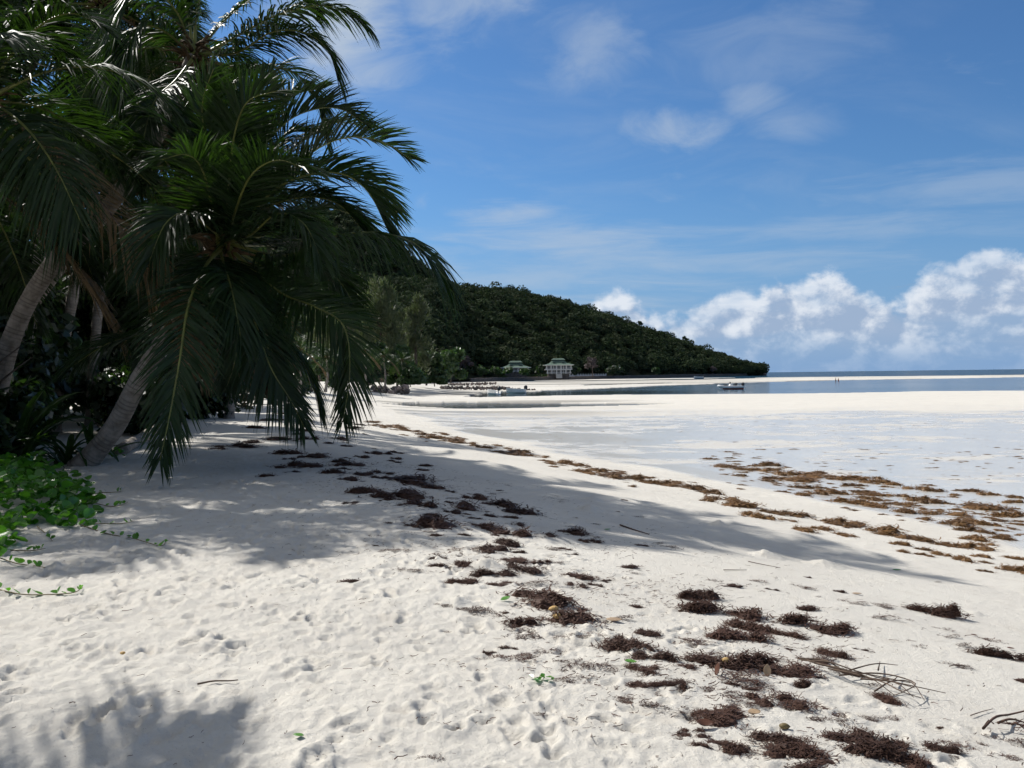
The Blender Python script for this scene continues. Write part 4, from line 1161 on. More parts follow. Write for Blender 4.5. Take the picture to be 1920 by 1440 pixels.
rockpile('rock_pile', ((697, 738), (768, 737)), 137, 140, 90, .25, .55, .9, 'heap of pinkish granite stones beside the drooping frond tip', 'rock pile')
rockpile('stone_groyne', ((826, 729), (962, 730)), 190, 195, 190, .22, .48, .38, 'long low stone groyne running out behind the moored boats', 'groyne')
rockpile('stone_groyne', ((958, 733), (1004, 733)), 185, 188, 40, .25, .5, .35, 'broken seaward end of stones behind the right moored boat', 'groyne')
rockpile('stone_groyne', ((840, 722), (930, 720)), 255, 262, 90, .3, .5, .3, 'second stone groyne farther off, left of the villas', 'groyne')
rockpile('boulder_heap', ((1310, 702), (1395, 700)), 830, 880, 60, .9, 2.2, 1.6, 'dark boulders along the shore below the far point', 'boulders')
def boulder(u, v, Y_, wpx, hpx, label, seed):
    import bmesh
    bm = bmesh.new(); bmesh.ops.create_icosphere(bm, subdivisions=3, radius=1.0)
    rng = np.random.default_rng(seed); ph = rng.uniform(0, 6, 6)
    sx = wpx / FPX * Y_ / 2; sz = hpx / FPX * Y_
    for v_ in bm.verts:
        k = 1 + .12 * math.sin(3 * v_.co.x + ph[0]) * math.cos(4 * v_.co.z + ph[1]) + .08 * math.sin(9 * v_.co.x + 5 * v_.co.y + ph[2]) + rng.normal(0, .012)
        v_.co = Vector((v_.co.x * sx * k, v_.co.y * sx * k * .8, v_.co.z * sz * k * (1 - .3 * max(0, v_.co.x))))
    me = bpy.data.meshes.new('boulder'); bm.to_mesh(me); bm.free(); me.materials.append(ROCK)
    me.polygons.foreach_set('use_smooth', np.ones(len(me.polygons), bool))
    o = link('boulder', me, None, at(u, v, Y_)); tag(o, label, 'rock', 'granite boulders on the far point')
boulder(1404, 702, 905, 44, 11, 'large bare granite slab at the far point', 1)
boulder(1426, 702, 900, 22, 6, 'outermost low granite rock of the far point', 2)
boulder(1380, 701, 890, 20, 5, 'dark rock left of the granite slab', 3)

# ------------------------------------------------------------------ sea wall, white posts wall
SW = [(882, 713, 470), (930, 712.5, 500), (1000, 711.8, 540), (1080, 710.8, 580), (1160, 709.4, 630), (1240, 707.6, 690), (1320, 705.3, 770), (1400, 702.9, 860)]
swp = [at(u, v, Y_) for u, v, Y_ in SW]
wall = empty('sea_wall', (swp[0][0], swp[0][1], 0), 'long dark stone sea wall along the foot of the hill', 'wall')
for k in range(len(swp) - 1):
    A, B = swp[k], swp[k + 1]
    L_ = np.hypot(*(B - A)[:2]); nseg = int(L_ / 6)
    d_ = (B - A) / nseg; rz = math.atan2(d_[1], d_[0])
    mA = MB(); mC = MB()
    for j in range(nseg):
        c0 = A + d_ * (j + .5)
        hh = 2.3 + rk.uniform(-.15, .15)
        mA.box((c0[0], c0[1] + rk.uniform(-.12, .12), hh / 2 - .6), (np.hypot(*d_[:2]) * .99, .8, hh + .6), rz)
        mC.box((c0[0], c0[1], hh - .17), (np.hypot(*d_[:2]) * .985, 1.1, .22), rz)
    o0 = (swp[0][0], swp[0][1], 0)
    mA.build('stone_face', ROCK_DARK, wall, False, o0); mC.build('coping', ROCK, wall, False, o0)
pw0 = at(1058, 707.5, 592); pw1 = at(1136, 705.6, 640)
pwall = empty('garden_wall', (pw0[0], pw0[1], 1.5), 'low white garden wall with posts right of the villas', 'wall')
npst = 16
dv = (pw1 - pw0) / npst; rz = math.atan2(dv[1], dv[0])
for j in range(npst + 1):
    p = pw0 + dv * j; mb = MB(); mb.box((p[0], p[1], 2.5), (.5, .5, 2.4), rz); mb.box((p[0], p[1], 3.78), (.68, .68, .16), rz); mb.build('post', WHITE, pwall, False, (pw0[0], pw0[1], 1.5))
    if j < npst:
        p = pw0 + dv * (j + .5); mb = MB(); mb.box((p[0], p[1], 2.25), (np.hypot(*dv[:2]) - .54, .25, 1.9), rz); mb.build('panel', WALLW, pwall, False, (pw0[0], pw0[1], 1.5))
for j in range(22):
    u = 940 + j * 5.6
    q = at(u, 707.5, 552 + j * 1.6)
    r_ = 1.3 + .4 * rk.random()
    V, F = leaf_cloud(np.array([[q[0], q[1], 2.6]]), np.array([[r_, r_, r_ * 1.1]]), 90, .55, np.random.default_rng(500 + j), shell=.3)
    tag(mk('hedge_bush', V, F, LEAF_MID), 'small clipped bush in the row along the sea wall below the villas', 'bush', 'clipped bushes along the sea wall')

# ------------------------------------------------------------------ villas
def hip(m, x0, x1, y0, y1, z0, z1, inset, ty=None):
    ty = inset if ty is None else ty
    V = [(x0, y0, z0), (x1, y0, z0), (x1, y1, z0), (x0, y1, z0), (x0 + inset, y0 + ty, z1), (x1 - inset, y0 + ty, z1), (x1 - inset, y1 - ty, z1), (x0 + inset, y1 - ty, z1)]
    m.add(V, [(3, 2, 1, 0), (4, 5, 6, 7), (0, 1, 5, 4), (1, 2, 6, 5), (2, 3, 7, 6), (3, 0, 4, 7)])
def villa(u, v, Y_, wpx, label, lower, seed):
    q = at(u, v, Y_); Wd = wpx / FPX * Y_; D_ = Wd * .7
    e = empty('villa', q, label, 'house', 'green-roofed villas on the far shore')
    h = Wd / 2; fl = 2.75
    z0 = 0.0
    levels = 2 if lower else 1
    base_z = 1.7 if lower else 3.4
    m = MB(); m.box((0, 0, base_z / 2 - 1), (Wd * .70, D_ * .8, base_z + 2)); m.build('plinth', ROCK_DARK, e)
    for lv in range(levels):
        zb = base_z + lv * fl
        sc_ = .80 if lv == 0 and levels == 2 else .86
        m = MB(); m.box((0, .9, zb + fl / 2), (Wd * sc_ * .92, D_ * .72, fl - .35)); wl_ = m.build('wall', WALLW, e)
        m = MB(); m.box((0, 0, zb + fl - .02), (Wd * (sc_ + .10), D_ * .98, .34)); m.build('floor_slab', WHITE, e)
        yf = -D_ * .36 + .9
        n = 7
        for j in range(n):
            x_ = (j - (n - 1) / 2) * Wd * sc_ * .128
            mw = MB(); mw.box((x_, yf - .05, zb + 1.35), (Wd * .075, .14, 2.05)); wn__ = mw.build('window', GLASS, e)
            mf = MB(); mf.box((x_, yf - .14, zb + 1.35), (.10, .05, 2.05)); mf.box((x_, yf - .14, zb + 2.42), (Wd * .08, .05, .12)); mf.build('frame', WHITE, wn__)
        for j in range(6):
            x_ = (j - 2.5) * Wd * sc_ * .19
            mc = MB(); mc.box((x_, -D_ * .46, zb + fl / 2 - .09), (.42, .42, fl - .2)); mc.build('column', WHITE, e)
        mr = MB(); mr.box((0, -D_ * .475, zb + .95), (Wd * (sc_ + .06), .09, .12))
        for j in range(27): mr.box(((j - 13) * Wd * (sc_ + .05) / 27, -D_ * .475, zb + .5), (.12, .07, .78))
        mr.build('railing', WHITE, e)
    zr = base_z + levels * fl
    m = MB(); hip(m, -h * 1.0, h * 1.0, -D_ * .58, D_ * .58, zr + .16, zr + 1.5, Wd * .23, D_ * .25); rf = m.build('roof', ROOFG, e)
    m = MB(); m.box((0, 0, zr + .05), (Wd * 1.01, D_ * 1.17, .2)); m.build('eaves', WHITE, rf)
    m = MB(); hip(m, -h * .60, h * .60, -D_ * .36, D_ * .36, zr + 1.3, zr + 3.0, Wd * .11, D_ * .16); m.build('upper_roof', ROOFG, rf)
    m = MB(); m.box((0, 0, zr + 3.15), (Wd * .36, D_ * .36, .6)); m.build('clerestory', GLASS, rf)
    m = MB(); hip(m, -h * .46, h * .46, -D_ * .26, D_ * .26, zr + 3.4, zr + 4.4, Wd * .06, D_ * .12); m.build('top_roof', ROOFG, rf)
    for s in (-1, 1):
        m = MB(); hip(m, s * Wd * .15 - 1.1, s * Wd * .15 + 1.1, -D_ * .40, -D_ * .16, zr + 1.75, zr + 2.5, .9, .4); dm = m.build('dormer', ROOFG, rf)
        m = MB(); m.box((s * Wd * .15, -D_ * .385, zr + 1.6), (1.4, .12, .5)); m.build('dormer_window', GLASS, rf)
    if lower:
        m = MB()
        for j in range(9): m.box((0, -D_ * .5 - j * .45, base_z - .15 - j * .3), (Wd * .2, .45, .3))
        m.build('stairs', WALLW, e)
    return e
villa(967, 708, 560, 57, 'left villa with tiered green roof half hidden by bushes', False, 1)
villa(1047, 706, 565, 56, 'right villa with tiered green roof and two white balconies', True, 2)

# ------------------------------------------------------------------ boats
def motor(m_parent, loc, s=1.0):
    m = MB()
    rings = []
    for z_, a, b2_ in ((.55, .16, .22), (.65, .20, .28), (.95, .20, .28), (1.08, .15, .2), (1.12, .08, .1)):
        rings.append([(loc[0] + s * b2_ * math.cos(t_), loc[1] + s * a * math.sin(t_), loc[2] + s * z_) for t_ in np.linspace(0, 2 * np.pi, 10, endpoint=False)])
    m.loft(rings)
    o = m.build('outboard_motor', BLACKP, m_parent, True)
    m = MB(); m.box((loc[0], loc[1], loc[2] + s * .2), (s * .16, s * .1, s * .75)); m.box((loc[0] + s * .05, loc[1], loc[2] - s * .2), (s * .34, s * .08, s * .12)); m.build('motor_leg', RUBBER, o)
def hull_rings(L, B_, H_, n=11, rake=.35, keel=0.0):
    rings = []
    for i in range(n):
        t_ = i / (n - 1)
        bw = B_ / 2 * (1 - max(0, (t_ - .45) / .55) ** 2.2) + .02
        x_ = -L / 2 + L * t_; sh = H_ * (1 + .35 * t_ ** 3)
        kz = -.12 * H_ * (1 - t_) + H_ * .5 * max(0, t_ - .7) / .3 * rake
        rings.append([(x_, -bw, sh), (x_, -bw * .9, H_ * .35 + kz), (x_, 0, kz - .05), (x_, bw * .9, H_ * .35 + kz), (x_, bw, sh), (x_, bw * .86, sh - .02), (x_, bw * .7, H_ * .45 + kz), (x_, -bw * .7, H_ * .45 + kz), (x_, -bw * .86, sh - .02)])
    return rings
# inflatable boat
qb = at(1370, 730, 178)
rib = empty('inflatable_boat', (qb[0], qb[1], 0.0), 'grey inflatable motorboat with console moored in the blue channel', 'boat')
rib.rotation_euler = (0, 0, math.radians(180 + 8)); SB = .92
P_ = []
for t_ in np.linspace(0, 1, 26):
    if t_ < .36: P_.append((-2.7 + t_ / .36 * 3.6, -.95, .48))
    elif t_ > .64: P_.append((-2.7 + (1 - t_) / .36 * 3.6, .95, .48))
    else:
        a = (t_ - .36) / .28 * math.pi; P_.append((.9 + 1.85 * math.sin(a) ** .8, -.95 * math.cos(a), .48 + .28 * math.sin(a) ** 2))
V, F = tube(np.array(P_) * SB, np.interp(np.linspace(0, 1, 26), [0, .04, .2, .5, .8, .96, 1], [.10, .22, .26, .24, .26, .22, .10]), 12)
mk('pontoon', V, F, RUBBER, rib, True)
m = MB(); m.loft([[(x_, -b_, .42), (x_, -b_ * .7, z_ + .12), (x_, 0, z_), (x_, b_ * .7, z_ + .12), (x_, b_, .42)] for x_, b_, z_ in ((-2.45, .85, -.18), (-1, .85, -.2), (.4, .8, -.18), (1.4, .55, -.02), (2.2, .12, .34))]); hu = m.build('hull', HULLR, rib)
m = MB(); m.box((0, 0, .44), (4.2, 1.4, .05)); m.build('deck', WHITE, rib)
m = MB(); V = [(-.35, -.4, .46), (.35, -.4, .46), (.35, .4, .46), (-.35, .4, .46), (-.28, -.36, 1.15), (.16, -.36, 1.05), (.16, .36, 1.05), (-.28, .36, 1.15)]
m.add(V, [(3, 2, 1, 0), (4, 5, 6, 7), (0, 1, 5, 4), (1, 2, 6, 5), (2, 3, 7, 6), (3, 0, 4, 7)]); co = m.build('console', WHITE, rib)
m = MB(); m.box((.1, 0, 1.26), (.05, .7, .34)); m.build('windscreen', BLACKP, co)
m = MB(); m.tube(np.array([(-.36, .2 * math.cos(a), 1.12 + .2 * math.sin(a)) for a in np.linspace(0, 6.28, 14)]), .02, 6, False); m.build('steering_wheel', BLACKP, co)
m = MB(); m.box((-.95, 0, .72), (.5, .8, .52)); m.box((-1.2, 0, 1.1), (.12, .8, .3)); m.build('helm_seat', BLACKP, rib)
m = MB(); m.box((1.05, 0, .72), (.6, .5, .5)); m.build('bow_locker', BLACKP, rib)
motor(rib, (-2.6, 0, .05), 1.15)
def dinghy(u, v, Y_, rz, L, label, tilt=0.0):
    q = at(u, v, Y_); e = empty('motor_dinghy', (q[0], q[1], 0.02), label, 'boat', 'small white dinghies moored by the groyne'); e.rotation_euler = (tilt, 0, rz)
    m = MB(); m.loft(hull_rings(L, L * .42, L * .23)); m.build('hull', WHITE, e)
    m = MB()
    for x_ in (-L * .28, .05 * L): m.box((x_, 0, L * .18), (L * .09, L * .33, .05))
    m.build('thwart', RUBBER, e)
    motor(e, (-L * .53, 0, 0.1), 1.2)
    return e
dinghy(923, 740, 153, math.radians(125), 3.3, 'small white dinghy tilted on the edge of the grey pool', .18)
dinghy(967, 737, 163, math.radians(172), 3.5, 'white dinghy with black outboard floating before the groyne')
dinghy(1310, 708.5, 520, math.radians(170), 5.5, 'tiny white boat drawn up below the sea wall near the point')

# ------------------------------------------------------------------ two people on the sandbar
def person(u, v, Y_, H_, face, stride, label, cloth):
    q = at(u, v, Y_); s = H_ / 1.75; z0 = terrain(np.array([q[0]]), np.array([q[1]]))[0][0]
    J = {'pel': (0, 0, .95), 'sp': (0, .02, 1.18), 'ch': (0, .02, 1.36), 'nk': (0, .02, 1.50), 'hd': (0, .0, 1.60), 'tp': (0, 0, 1.72)}
    vs = [J['pel'], J['sp'], J['ch'], J['nk'], J['hd'], J['tp']]; rd = [.13, .12, .14, .055, .095, .07]; ed = [(0, 1), (1, 2), (2, 3), (3, 4), (4, 5)]
    for sg in (-1, 1):
        i = len(vs)
        vs += [(sg * .10, 0, .88), (sg * .11, -sg * stride * .5, .50), (sg * .11, -sg * stride, .09), (sg * .11, -sg * stride - .16, .04)]; rd += [.09, .065, .045, .04]
        ed += [(0, i), (i, i + 1), (i + 1, i + 2), (i + 2, i + 3)]
        i = len(vs)
        vs += [(sg * .19, .02, 1.41), (sg * .25, sg * stride * .4 + .04, 1.13), (sg * .26, sg * stride * .6 - .06, .88), (sg * .26, sg * stride * .7 - .1, .77)]; rd += [.06, .045, .035, .035]
        ed += [(2, i), (i, i + 1), (i + 1, i + 2), (i + 2, i + 3)]
    me = bpy.data.meshes.new('person'); me.from_pydata([tuple(c * s for c in v_) for v_ in vs], ed, [])
    me.materials.append(SKIN)
    o = link('person', me, None, (q[0], q[1], z0)); o.rotation_euler = (0, 0, face)
    md = o.modifiers.new('skin', 'SKIN'); o.modifiers.new('sub', 'SUBSURF').render_levels = 1
    for i, r_ in enumerate(rd): me.skin_vertices[0].data[i].radius = (r_ * s, r_ * s)
    me.skin_vertices[0].data[0].use_root = True
    tag(o, label, 'person', 'people walking on the sandbar')
    th = np.linspace(0, 2 * np.pi, 12, endpoint=False)
    m = MB(); m.loft([[(s * a * math.cos(t_), s * b_ * math.sin(t_), s * z_) for t_ in th] for z_, a, b_ in ((.66, .21, .18), (.85, .20, .17), (1.04, .16, .14))]); m.build('swim_shorts', cloth, o, True)
    m = MB(); m.loft([[(s * a * math.cos(t_), s * (.01 + a * math.sin(t_)), s * z_) for t_ in th] for z_, a in ((1.60, .105), (1.68, .11), (1.75, .08), (1.785, .02))]); m.build('hair', HAIR, o, True)
person(1567, 715, 300, 1.78, math.radians(80), .20, 'left walker in dark swim shorts on the far sandbar', CLOTH_D)
person(1572, 714.2, 303, 1.66, math.radians(95), .16, 'right walker in red swim shorts on the far sandbar', CLOTH_R)

# ------------------------------------------------------------------ seaweed
def weed_mesh(seed, nstr, mat, width=.012, curl=1.0, mound=True, elong=1.0):
    """tangle of curled strands over an uneven low mound, about one unit across"""
    rng = np.random.default_rng(seed)
    V = []; F = []; n = 0
    kb = 4 + seed % 3
    blobs = [(rng.uniform(-.34, .34) * elong, rng.uniform(-.20, .20), rng.uniform(.12, .26), rng.uniform(.08, .20)) for _ in range(kb)]
    def hz(x_, y_):
        return max([h * max(0, 1 - ((x_ - a) ** 2 + (y_ - b_) ** 2) / r_ ** 2) for a, b_, r_, h in blobs] + [0])
    if mound:
        for a, b_, r_, h in blobs:
            k = 9
            ring = []
            for q, fr in ((.78, -.02), (.52, h * .6), (.2, h * .9)):
                ring.append([(a + math.cos(t_) * r_ * q * rng.uniform(.8, 1.15), b_ + math.sin(t_) * r_ * q * rng.uniform(.75, 1.1), fr * rng.uniform(.75, 1.2)) for t_ in np.linspace(0, 2 * np.pi, k, endpoint=False)])
            base_ = n
            for rr_ in ring: V += rr_
            for i in range(2):
                for j in range(k): F.append((base_ + i * k + j, base_ + i * k + (j + 1) % k, base_ + (i + 1) * k + (j + 1) % k, base_ + (i + 1) * k + j))
            F.append(tuple(base_ + 2 * k + j for j in range(k)))
            n += 3 * k
    for s_ in range(nstr):
        a, b_, r_, h = blobs[rng.integers(0, kb)]
        q = rng.random() ** .55 * 1.3; t_ = rng.uniform(0, 6.28)
        x_, y_ = a + math.cos(t_) * r_ * q, b_ + math.sin(t_) * r_ * q
        z_ = hz(x_, y_) + rng.uniform(-.005, .035) 
        dr = rng.uniform(0, 6.28); L = rng.uniform(.05, .19); seg = 4
        w_ = width * rng.uniform(.6, 1.4)
        up_ = rng.uniform(-.2, .9)
        px_, py_, pz_ = x_, y_, z_
        for i in range(seg + 1):
            wv = w_ * (1 - .5 * i / seg)
            c_, s2 = math.cos(dr + 1.57), math.sin(dr + 1.57)
            V += [(px_ - c_ * wv, py_ - s2 * wv, pz_), (px_ + c_ * wv, py_ + s2 * wv, pz_ + wv * rng.uniform(-.8, .8))]
            if i: F.append((n + 2 * i - 2, n + 2 * i - 1, n + 2 * i + 1, n + 2 * i))
            dr += rng.normal(0, .8) * curl; up_ += rng.normal(-.28, .5)
            px_ += math.cos(dr) * L / seg; py_ += math.sin(dr) * L / seg; pz_ = max(.002, pz_ + math.sin(up_) * L / seg * .7)
        n += 2 * (seg + 1)
    me = mesh_raw('seaweed_clump', V, F); me.materials.append(mat)
    return me
WD = [weed_mesh(600 + i, 520, WEED_DARK, .009) for i in range(12)]
WT = [weed_mesh(620 + i, 200, WEED_DARK, .0085, 1.3, False) for i in range(5)]
WS = [weed_mesh(660 + i, 180, WEED_DARK, .012) for i in range(4)]
WG = [weed_mesh(640 + i, 230, WEED_GOLD, .012) for i in range(6)]
rw = random.Random(31)
JV = {'d': [], 'g': []}; JF = {'d': [], 'g': []}; jn = {'i': 0, 'd': 0, 'g': 0}
def clump(u, v, wpx, kind, label, group, dep=None, hs=None, join=False):
    g = ground(u, v); dist_ = g[1]
    wm = wpx / FPX * dist_ * 1.55
    jn['i'] += 1; jk = 'g' if kind == 'g' else 'd'
    mesh = {'d': WD, 't': WT, 's': WS, 'g': WG}[kind]
    me = mesh[jn['i'] % len(mesh)]
    if dep is None: dep = rw.uniform(.62, 1.0)
    if hs is None: hs = rw.uniform(.55, .95)
    hz_ = min(wm, .9) * hs
    sc_ = (1.12 * wm * rw.choice((-1, 1)), 1.15 * wm * dep, .85 * hz_ if kind != 't' else hz_ * .6); rz_ = rw.uniform(-.7, .45)
    loc_ = (g[0], g[1], g[2] - .006)
    if join:                                   # too many and too small to pick apart: one mass
        co = np.empty(len(me.vertices) * 3); me.vertices.foreach_get('co', co); co = co.reshape(-1, 3) * np.array(sc_)
        c_, s_ = math.cos(rz_), math.sin(rz_)
        JV[jk].append(np.stack([co[:, 0] * c_ - co[:, 1] * s_, co[:, 0] * s_ + co[:, 1] * c_, co[:, 2]], 1) + np.array(loc_))
        JF[jk].extend([tuple(i + jn[jk] for i in f.vertices) for f in me.polygons]); jn[jk] += len(co)
        return None
    o = link('seaweed_clump', me)
    o.location = loc_; o.scale = sc_; o.rotation_euler = (0, 0, rz_)
    tag(o, label, 'seaweed', group)
    return o
A6 = lambda X_, Y_: (760 + X_ / 2.769, 920 + Y_ / 2.769)
A7 = lambda X_, Y_: (1280 + X_ / 3, 1000 + Y_ / 3)
A8 = lambda X_, Y_: (1280 + X_ / 3, 680 + Y_ / 3)
A2 = lambda X_, Y_: (X_ / 2.2326, 380 + Y_ / 2.2326)
L_SUN = 'dark dry seaweed clump on the sunlit sand in the foreground'; G_SUN = 'dark seaweed clumps on the sunlit foreground sand'
L_SH = 'blackish seaweed clump lying within the palm shade'; G_SH = 'dark seaweed clumps in the palm shade'
L_T = 'thin scattered patch of dark seaweed strands on sunlit sand'; G_T = 'thin strewn seaweed patches'
L_G = 'golden brown seaweed clump in the wrack band beside the wet flats'; G_G = 'golden brown seaweed along the lower wrack band'
L_GU = 'brown seaweed clump in the wrack line running along the shade edge'; G_GU = 'brown seaweed along the upper wrack line'
L_F = 'small dark seaweed tuft on the wet flats'; G_F = 'seaweed tufts on the wet flats'
SPEC = [  # the ones that can be told apart
    (*A6(640, 568), 260 / 2.77, 'd', 'long seaweed clump with a green leaf at its left end'),
    (*A6(1485, 558), 150 / 2.77, 'd', 'dark seaweed clump touching a larger one just below it'),
    (*A6(1430, 620), 205 / 2.77, 'd', 'large dark seaweed clump standing alone right of centre'),
    (*A6(740, 680), 230 / 2.77, 'd', 'dark seaweed clump with two yellow husk pieces on it'),
    (*A6(1130, 815), 200 / 2.77, 'd', 'bushy dark seaweed clump above the green leaf'),
    (*A6(1220, 930), 130 / 2.77, 'd', 'small dark clump with a green leaf on top'),
    (*A7(170, 725), 260 / 3, 'd', 'large seaweed clump behind the standing dark leaf'),
    (*A7(400, 752), 220 / 3, 'd', 'large seaweed clump behind the standing pale leaf'),
    (*A7(565, 775), 220 / 3, 'd', 'seaweed clump where the dry palm ribs begin'),
    (*A7(830, 550), 190 / 3, 'd', 'reddish brown rounded seaweed clump, highest on the right'),
    (*A7(1150, 945), 120 / 3, 'd', 'seaweed clump under the tips of the dry palm ribs'),
    (*A7(520, 950), 200 / 3, 'd', 'dark seaweed clump below the standing pale leaf'),
    (*A7(490, 1190), 190 / 3, 'd', 'seaweed clump with a brown leaf sticking up at the bottom'),
    (*A7(640, 1232), 190 / 3, 'd', 'middle of the three touching clumps at the bottom edge'),
    (*A7(800, 1250), 200 / 3, 'd', 'right one of the three touching clumps at the bottom edge'),
    (*A7(200, 1205), 150 / 3, 'd', 'round dark clump below the curled red-brown leaf'),
    (*A7(1120, 1255), 260 / 3, 'd', 'arched dark clump at the bottom edge right of centre'),
    (*A7(1160, 1205), 190 / 3, 'd', 'dark clump capping the arched clump at the bottom edge'),
    (*A7(1380, 442), 200 / 3, 'd', 'narrow dark clump lying apart at right'),
    (*A7(1810, 705), 250 / 3, 'd', 'flat dark strip of seaweed at the right edge'),
    (*A7(930, 1150), 200 / 3, 'd', 'loose clump mixed with yellowish weed near the bottom'),
    (*A7(1450, 1220), 140 / 3, 'd', 'grey-brown tuft right of the arched clump'),
]
for u, v, wp, kd, lab in SPEC:
    dep = {'narrow dark clump lying apart at right': .5, 'flat dark strip of seaweed at the right edge': .45}.get(lab)
    clump(u, v, wp * 1.2, kd, lab, 'large dark seaweed clumps in the foreground', dep)
SUNC = [A6(525, 280) + (140,), A6(955, 265) + (85,), A6(480, 315) + (160,), A6(600, 322) + (60,), A6(200, 352) + (130,), A6(240, 390) + (150,), A6(560, 370) + (130,), A6(710, 372) + (100,), A6(620, 415) + (180,),
        A6(440, 440) + (160,), A6(490, 480) + (130,), A6(300, 470) + (150,), A6(895, 452) + (160,), A6(890, 497) + (90,), A6(1055, 470) + (65,), A6(970, 487) + (80,), A6(1230, 610) + (85,), A6(540, 640) + (55,), A6(1240, 745) + (120,),
        A6(540, 825) + (80,), A6(440, 842) + (60,), A6(1310, 880) + (170,), A6(1250, 1015) + (150,), A6(1400, 1015) + (130,), A6(1540, 1165) + (110,), A6(1480, 1270) + (140,), A6(1680, 1200) + (210,), A6(1460, 915) + (110,), A6(1080, 725) + (60,),
        A7(480, 482) + (270,), A7(330, 532) + (200,), A7(330, 592) + (250,), A7(580, 572) + (180,), A7(660, 862) + (150,), A7(930, 785) + (110,), A7(830, 682) + (150,), A7(240, 1062) + (220,), A7(70, 1130) + (120,), A7(1250, 1290) + (160,),
        A7(890, 330) + (55,), A7(650, 425) + (130,), A7(1870, 830) + (80,), A7(1455, 1095) + (35,), A7(735, 495) + (50,), A7(690, 245) + (40,), A7(490, 318) + (55,)]
for u, v, wp in SUNC:
    zn = 'at the bottom right among fallen leaves' if v > 1230 else 'in the row beside the palm shade' if v < 1100 and u < 1200 else 'on the open sand right of the middle' if u > 1380 else 'scattered below the shaded wrack'
    clump(u, v, wp / 2.85, 'd', 'dark dry seaweed clump ' + zn, G_SUN + ' ' + zn)
THIN = [A6(260, 320) + (230,), A6(740, 302) + (110,), A6(650, 485) + (170,), A6(600, 738) + (210,), A6(450, 638) + (200,), A6(940, 755) + (110,), A6(1450, 790) + (180,), A6(1000, 928) + (210,), A6(900, 985) + (180,), A6(1370, 1150) + (240,), A6(1600, 1045) + (170,),
        A6(350, 615) + (140,), A6(180, 590) + (110,), A6(700, 850) + (200,), A6(560, 880) + (180,), A6(250, 735) + (90,), A6(1100, 1100) + (140,), A6(110, 1390) + (110,), A6(1270, 1410) + (100,), A6(850, 890) + (120,), A6(1200, 560) + (60,), A6(1090, 535) + (80,), A6(800, 770) + (70,), A6(1330, 1060) + (200,),
        A7(50, 612) + (110,), A7(920, 385) + (130,), A7(1100, 412) + (110,), A7(1090, 478) + (150,), A7(1260, 488) + (60,), A7(1450, 535) + (90,), A7(1455, 575) + (130,), A7(1750, 610) + (130,), A7(780, 990) + (240,), A7(330, 962) + (160,), A7(840, 1060) + (190,), A7(150, 900) + (220,), A7(240, 832) + (310,), A7(60, 1030) + (160,),
        A7(1790, 1265) + (130,), A7(1560, 640) + (110,), A7(1400, 270) + (60,), A7(180, 268) + (110,), A7(390, 268) + (90,), A7(660, 302) + (110,), A7(1830, 1180) + (170,), A7(1130, 1050) + (130,), A7(1650, 1185) + (90,), A7(1480, 1180) + (170,), A7(1700, 1100) + (60,)]
for u, v, wp in THIN:
    zn = 'near the bottom edge' if v > 1330 else 'among the clumps at lower right' if u > 1280 and v > 1180 else 'on the open sand at right' if u > 1280 else 'by the palm shade edge' if v < 1110 else 'left of the lower clumps' if u < 1050 else 'between the lower middle clumps'
    clump(u, v, wp / 2.9, 't', 'thin scattered patch of dark weed strands ' + zn, G_T + ' ' + zn, rw.uniform(.5, .9), .5)
SHC = [A6(90, 78) + (160,), A6(270, 80) + (170,), A6(490, 76) + (170,), A6(640, 120) + (180,), A6(230, 112) + (80,), A6(305, 122) + (45,), A6(120, 135) + (110,), A6(455, 135) + (80,), A6(550, 142) + (70,), A6(580, 176) + (60,), A6(410, 192) + (140,), A6(190, 187) + (240,),
       A6(560, 228) + (190,), A6(730, 230) + (80,), A6(870, 222) + (150,), A6(140, 232) + (60,), A6(30, 185) + (60,), A6(60, 190) + (40,), A6(1130, 50) + (35,), A6(1110, 110) + (30,), A6(340, 40) + (110,),
       A2(980, 1020) + (150,), A2(1150, 992) + (180,), A2(1240, 1052) + (150,), A2(1330, 1066) + (120,), A2(1220, 1102) + (160,), A2(1450, 1100) + (120,), A2(1360, 1132) + (110,), A2(1550, 1050) + (75,), A2(1590, 1132) + (100,), A2(1700, 1168) + (280,), A2(1560, 1212) + (150,), A2(1640, 1232) + (210,),
       A2(1430, 992) + (110,), A2(1130, 912) + (130,), A2(1090, 945) + (110,), A2(1650, 1072) + (55,), A2(1750, 1120) + (60,), A2(1180, 885) + (90,), A2(1140, 1145) + (90,), A2(1470, 1160) + (90,), A2(930, 1030) + (70,), A2(1800, 1195) + (110,), A2(1480, 1205) + (100,), A2(1300, 990) + (90,), A2(1250, 955) + (80,), A2(1050, 1005) + (100,), A2(1400, 1085) + (80,)]
for u, v, wp in SHC:
    zn = 'nearest the grove' if v < 870 else 'near the sunlit edge' if v > 975 else 'in the middle of the palm shade, %s half' % ('left' if u < 760 else 'right')
    clump(u, v, wp / 2.5, 's', 'blackish shaded seaweed clump ' + zn, G_SH + ' ' + zn, rw.uniform(.7, 1.2), .6)
for k in range(70):
    u, v = rw.uniform(500, 900), rw.uniform(785, 1010)
    if abs((u - 560) - (v - 800) * 1.35) > 130: continue
    clump(u, v, rw.uniform(8, 36), 's', L_SH, G_SH, rw.uniform(.6, 1.2), .5, True)
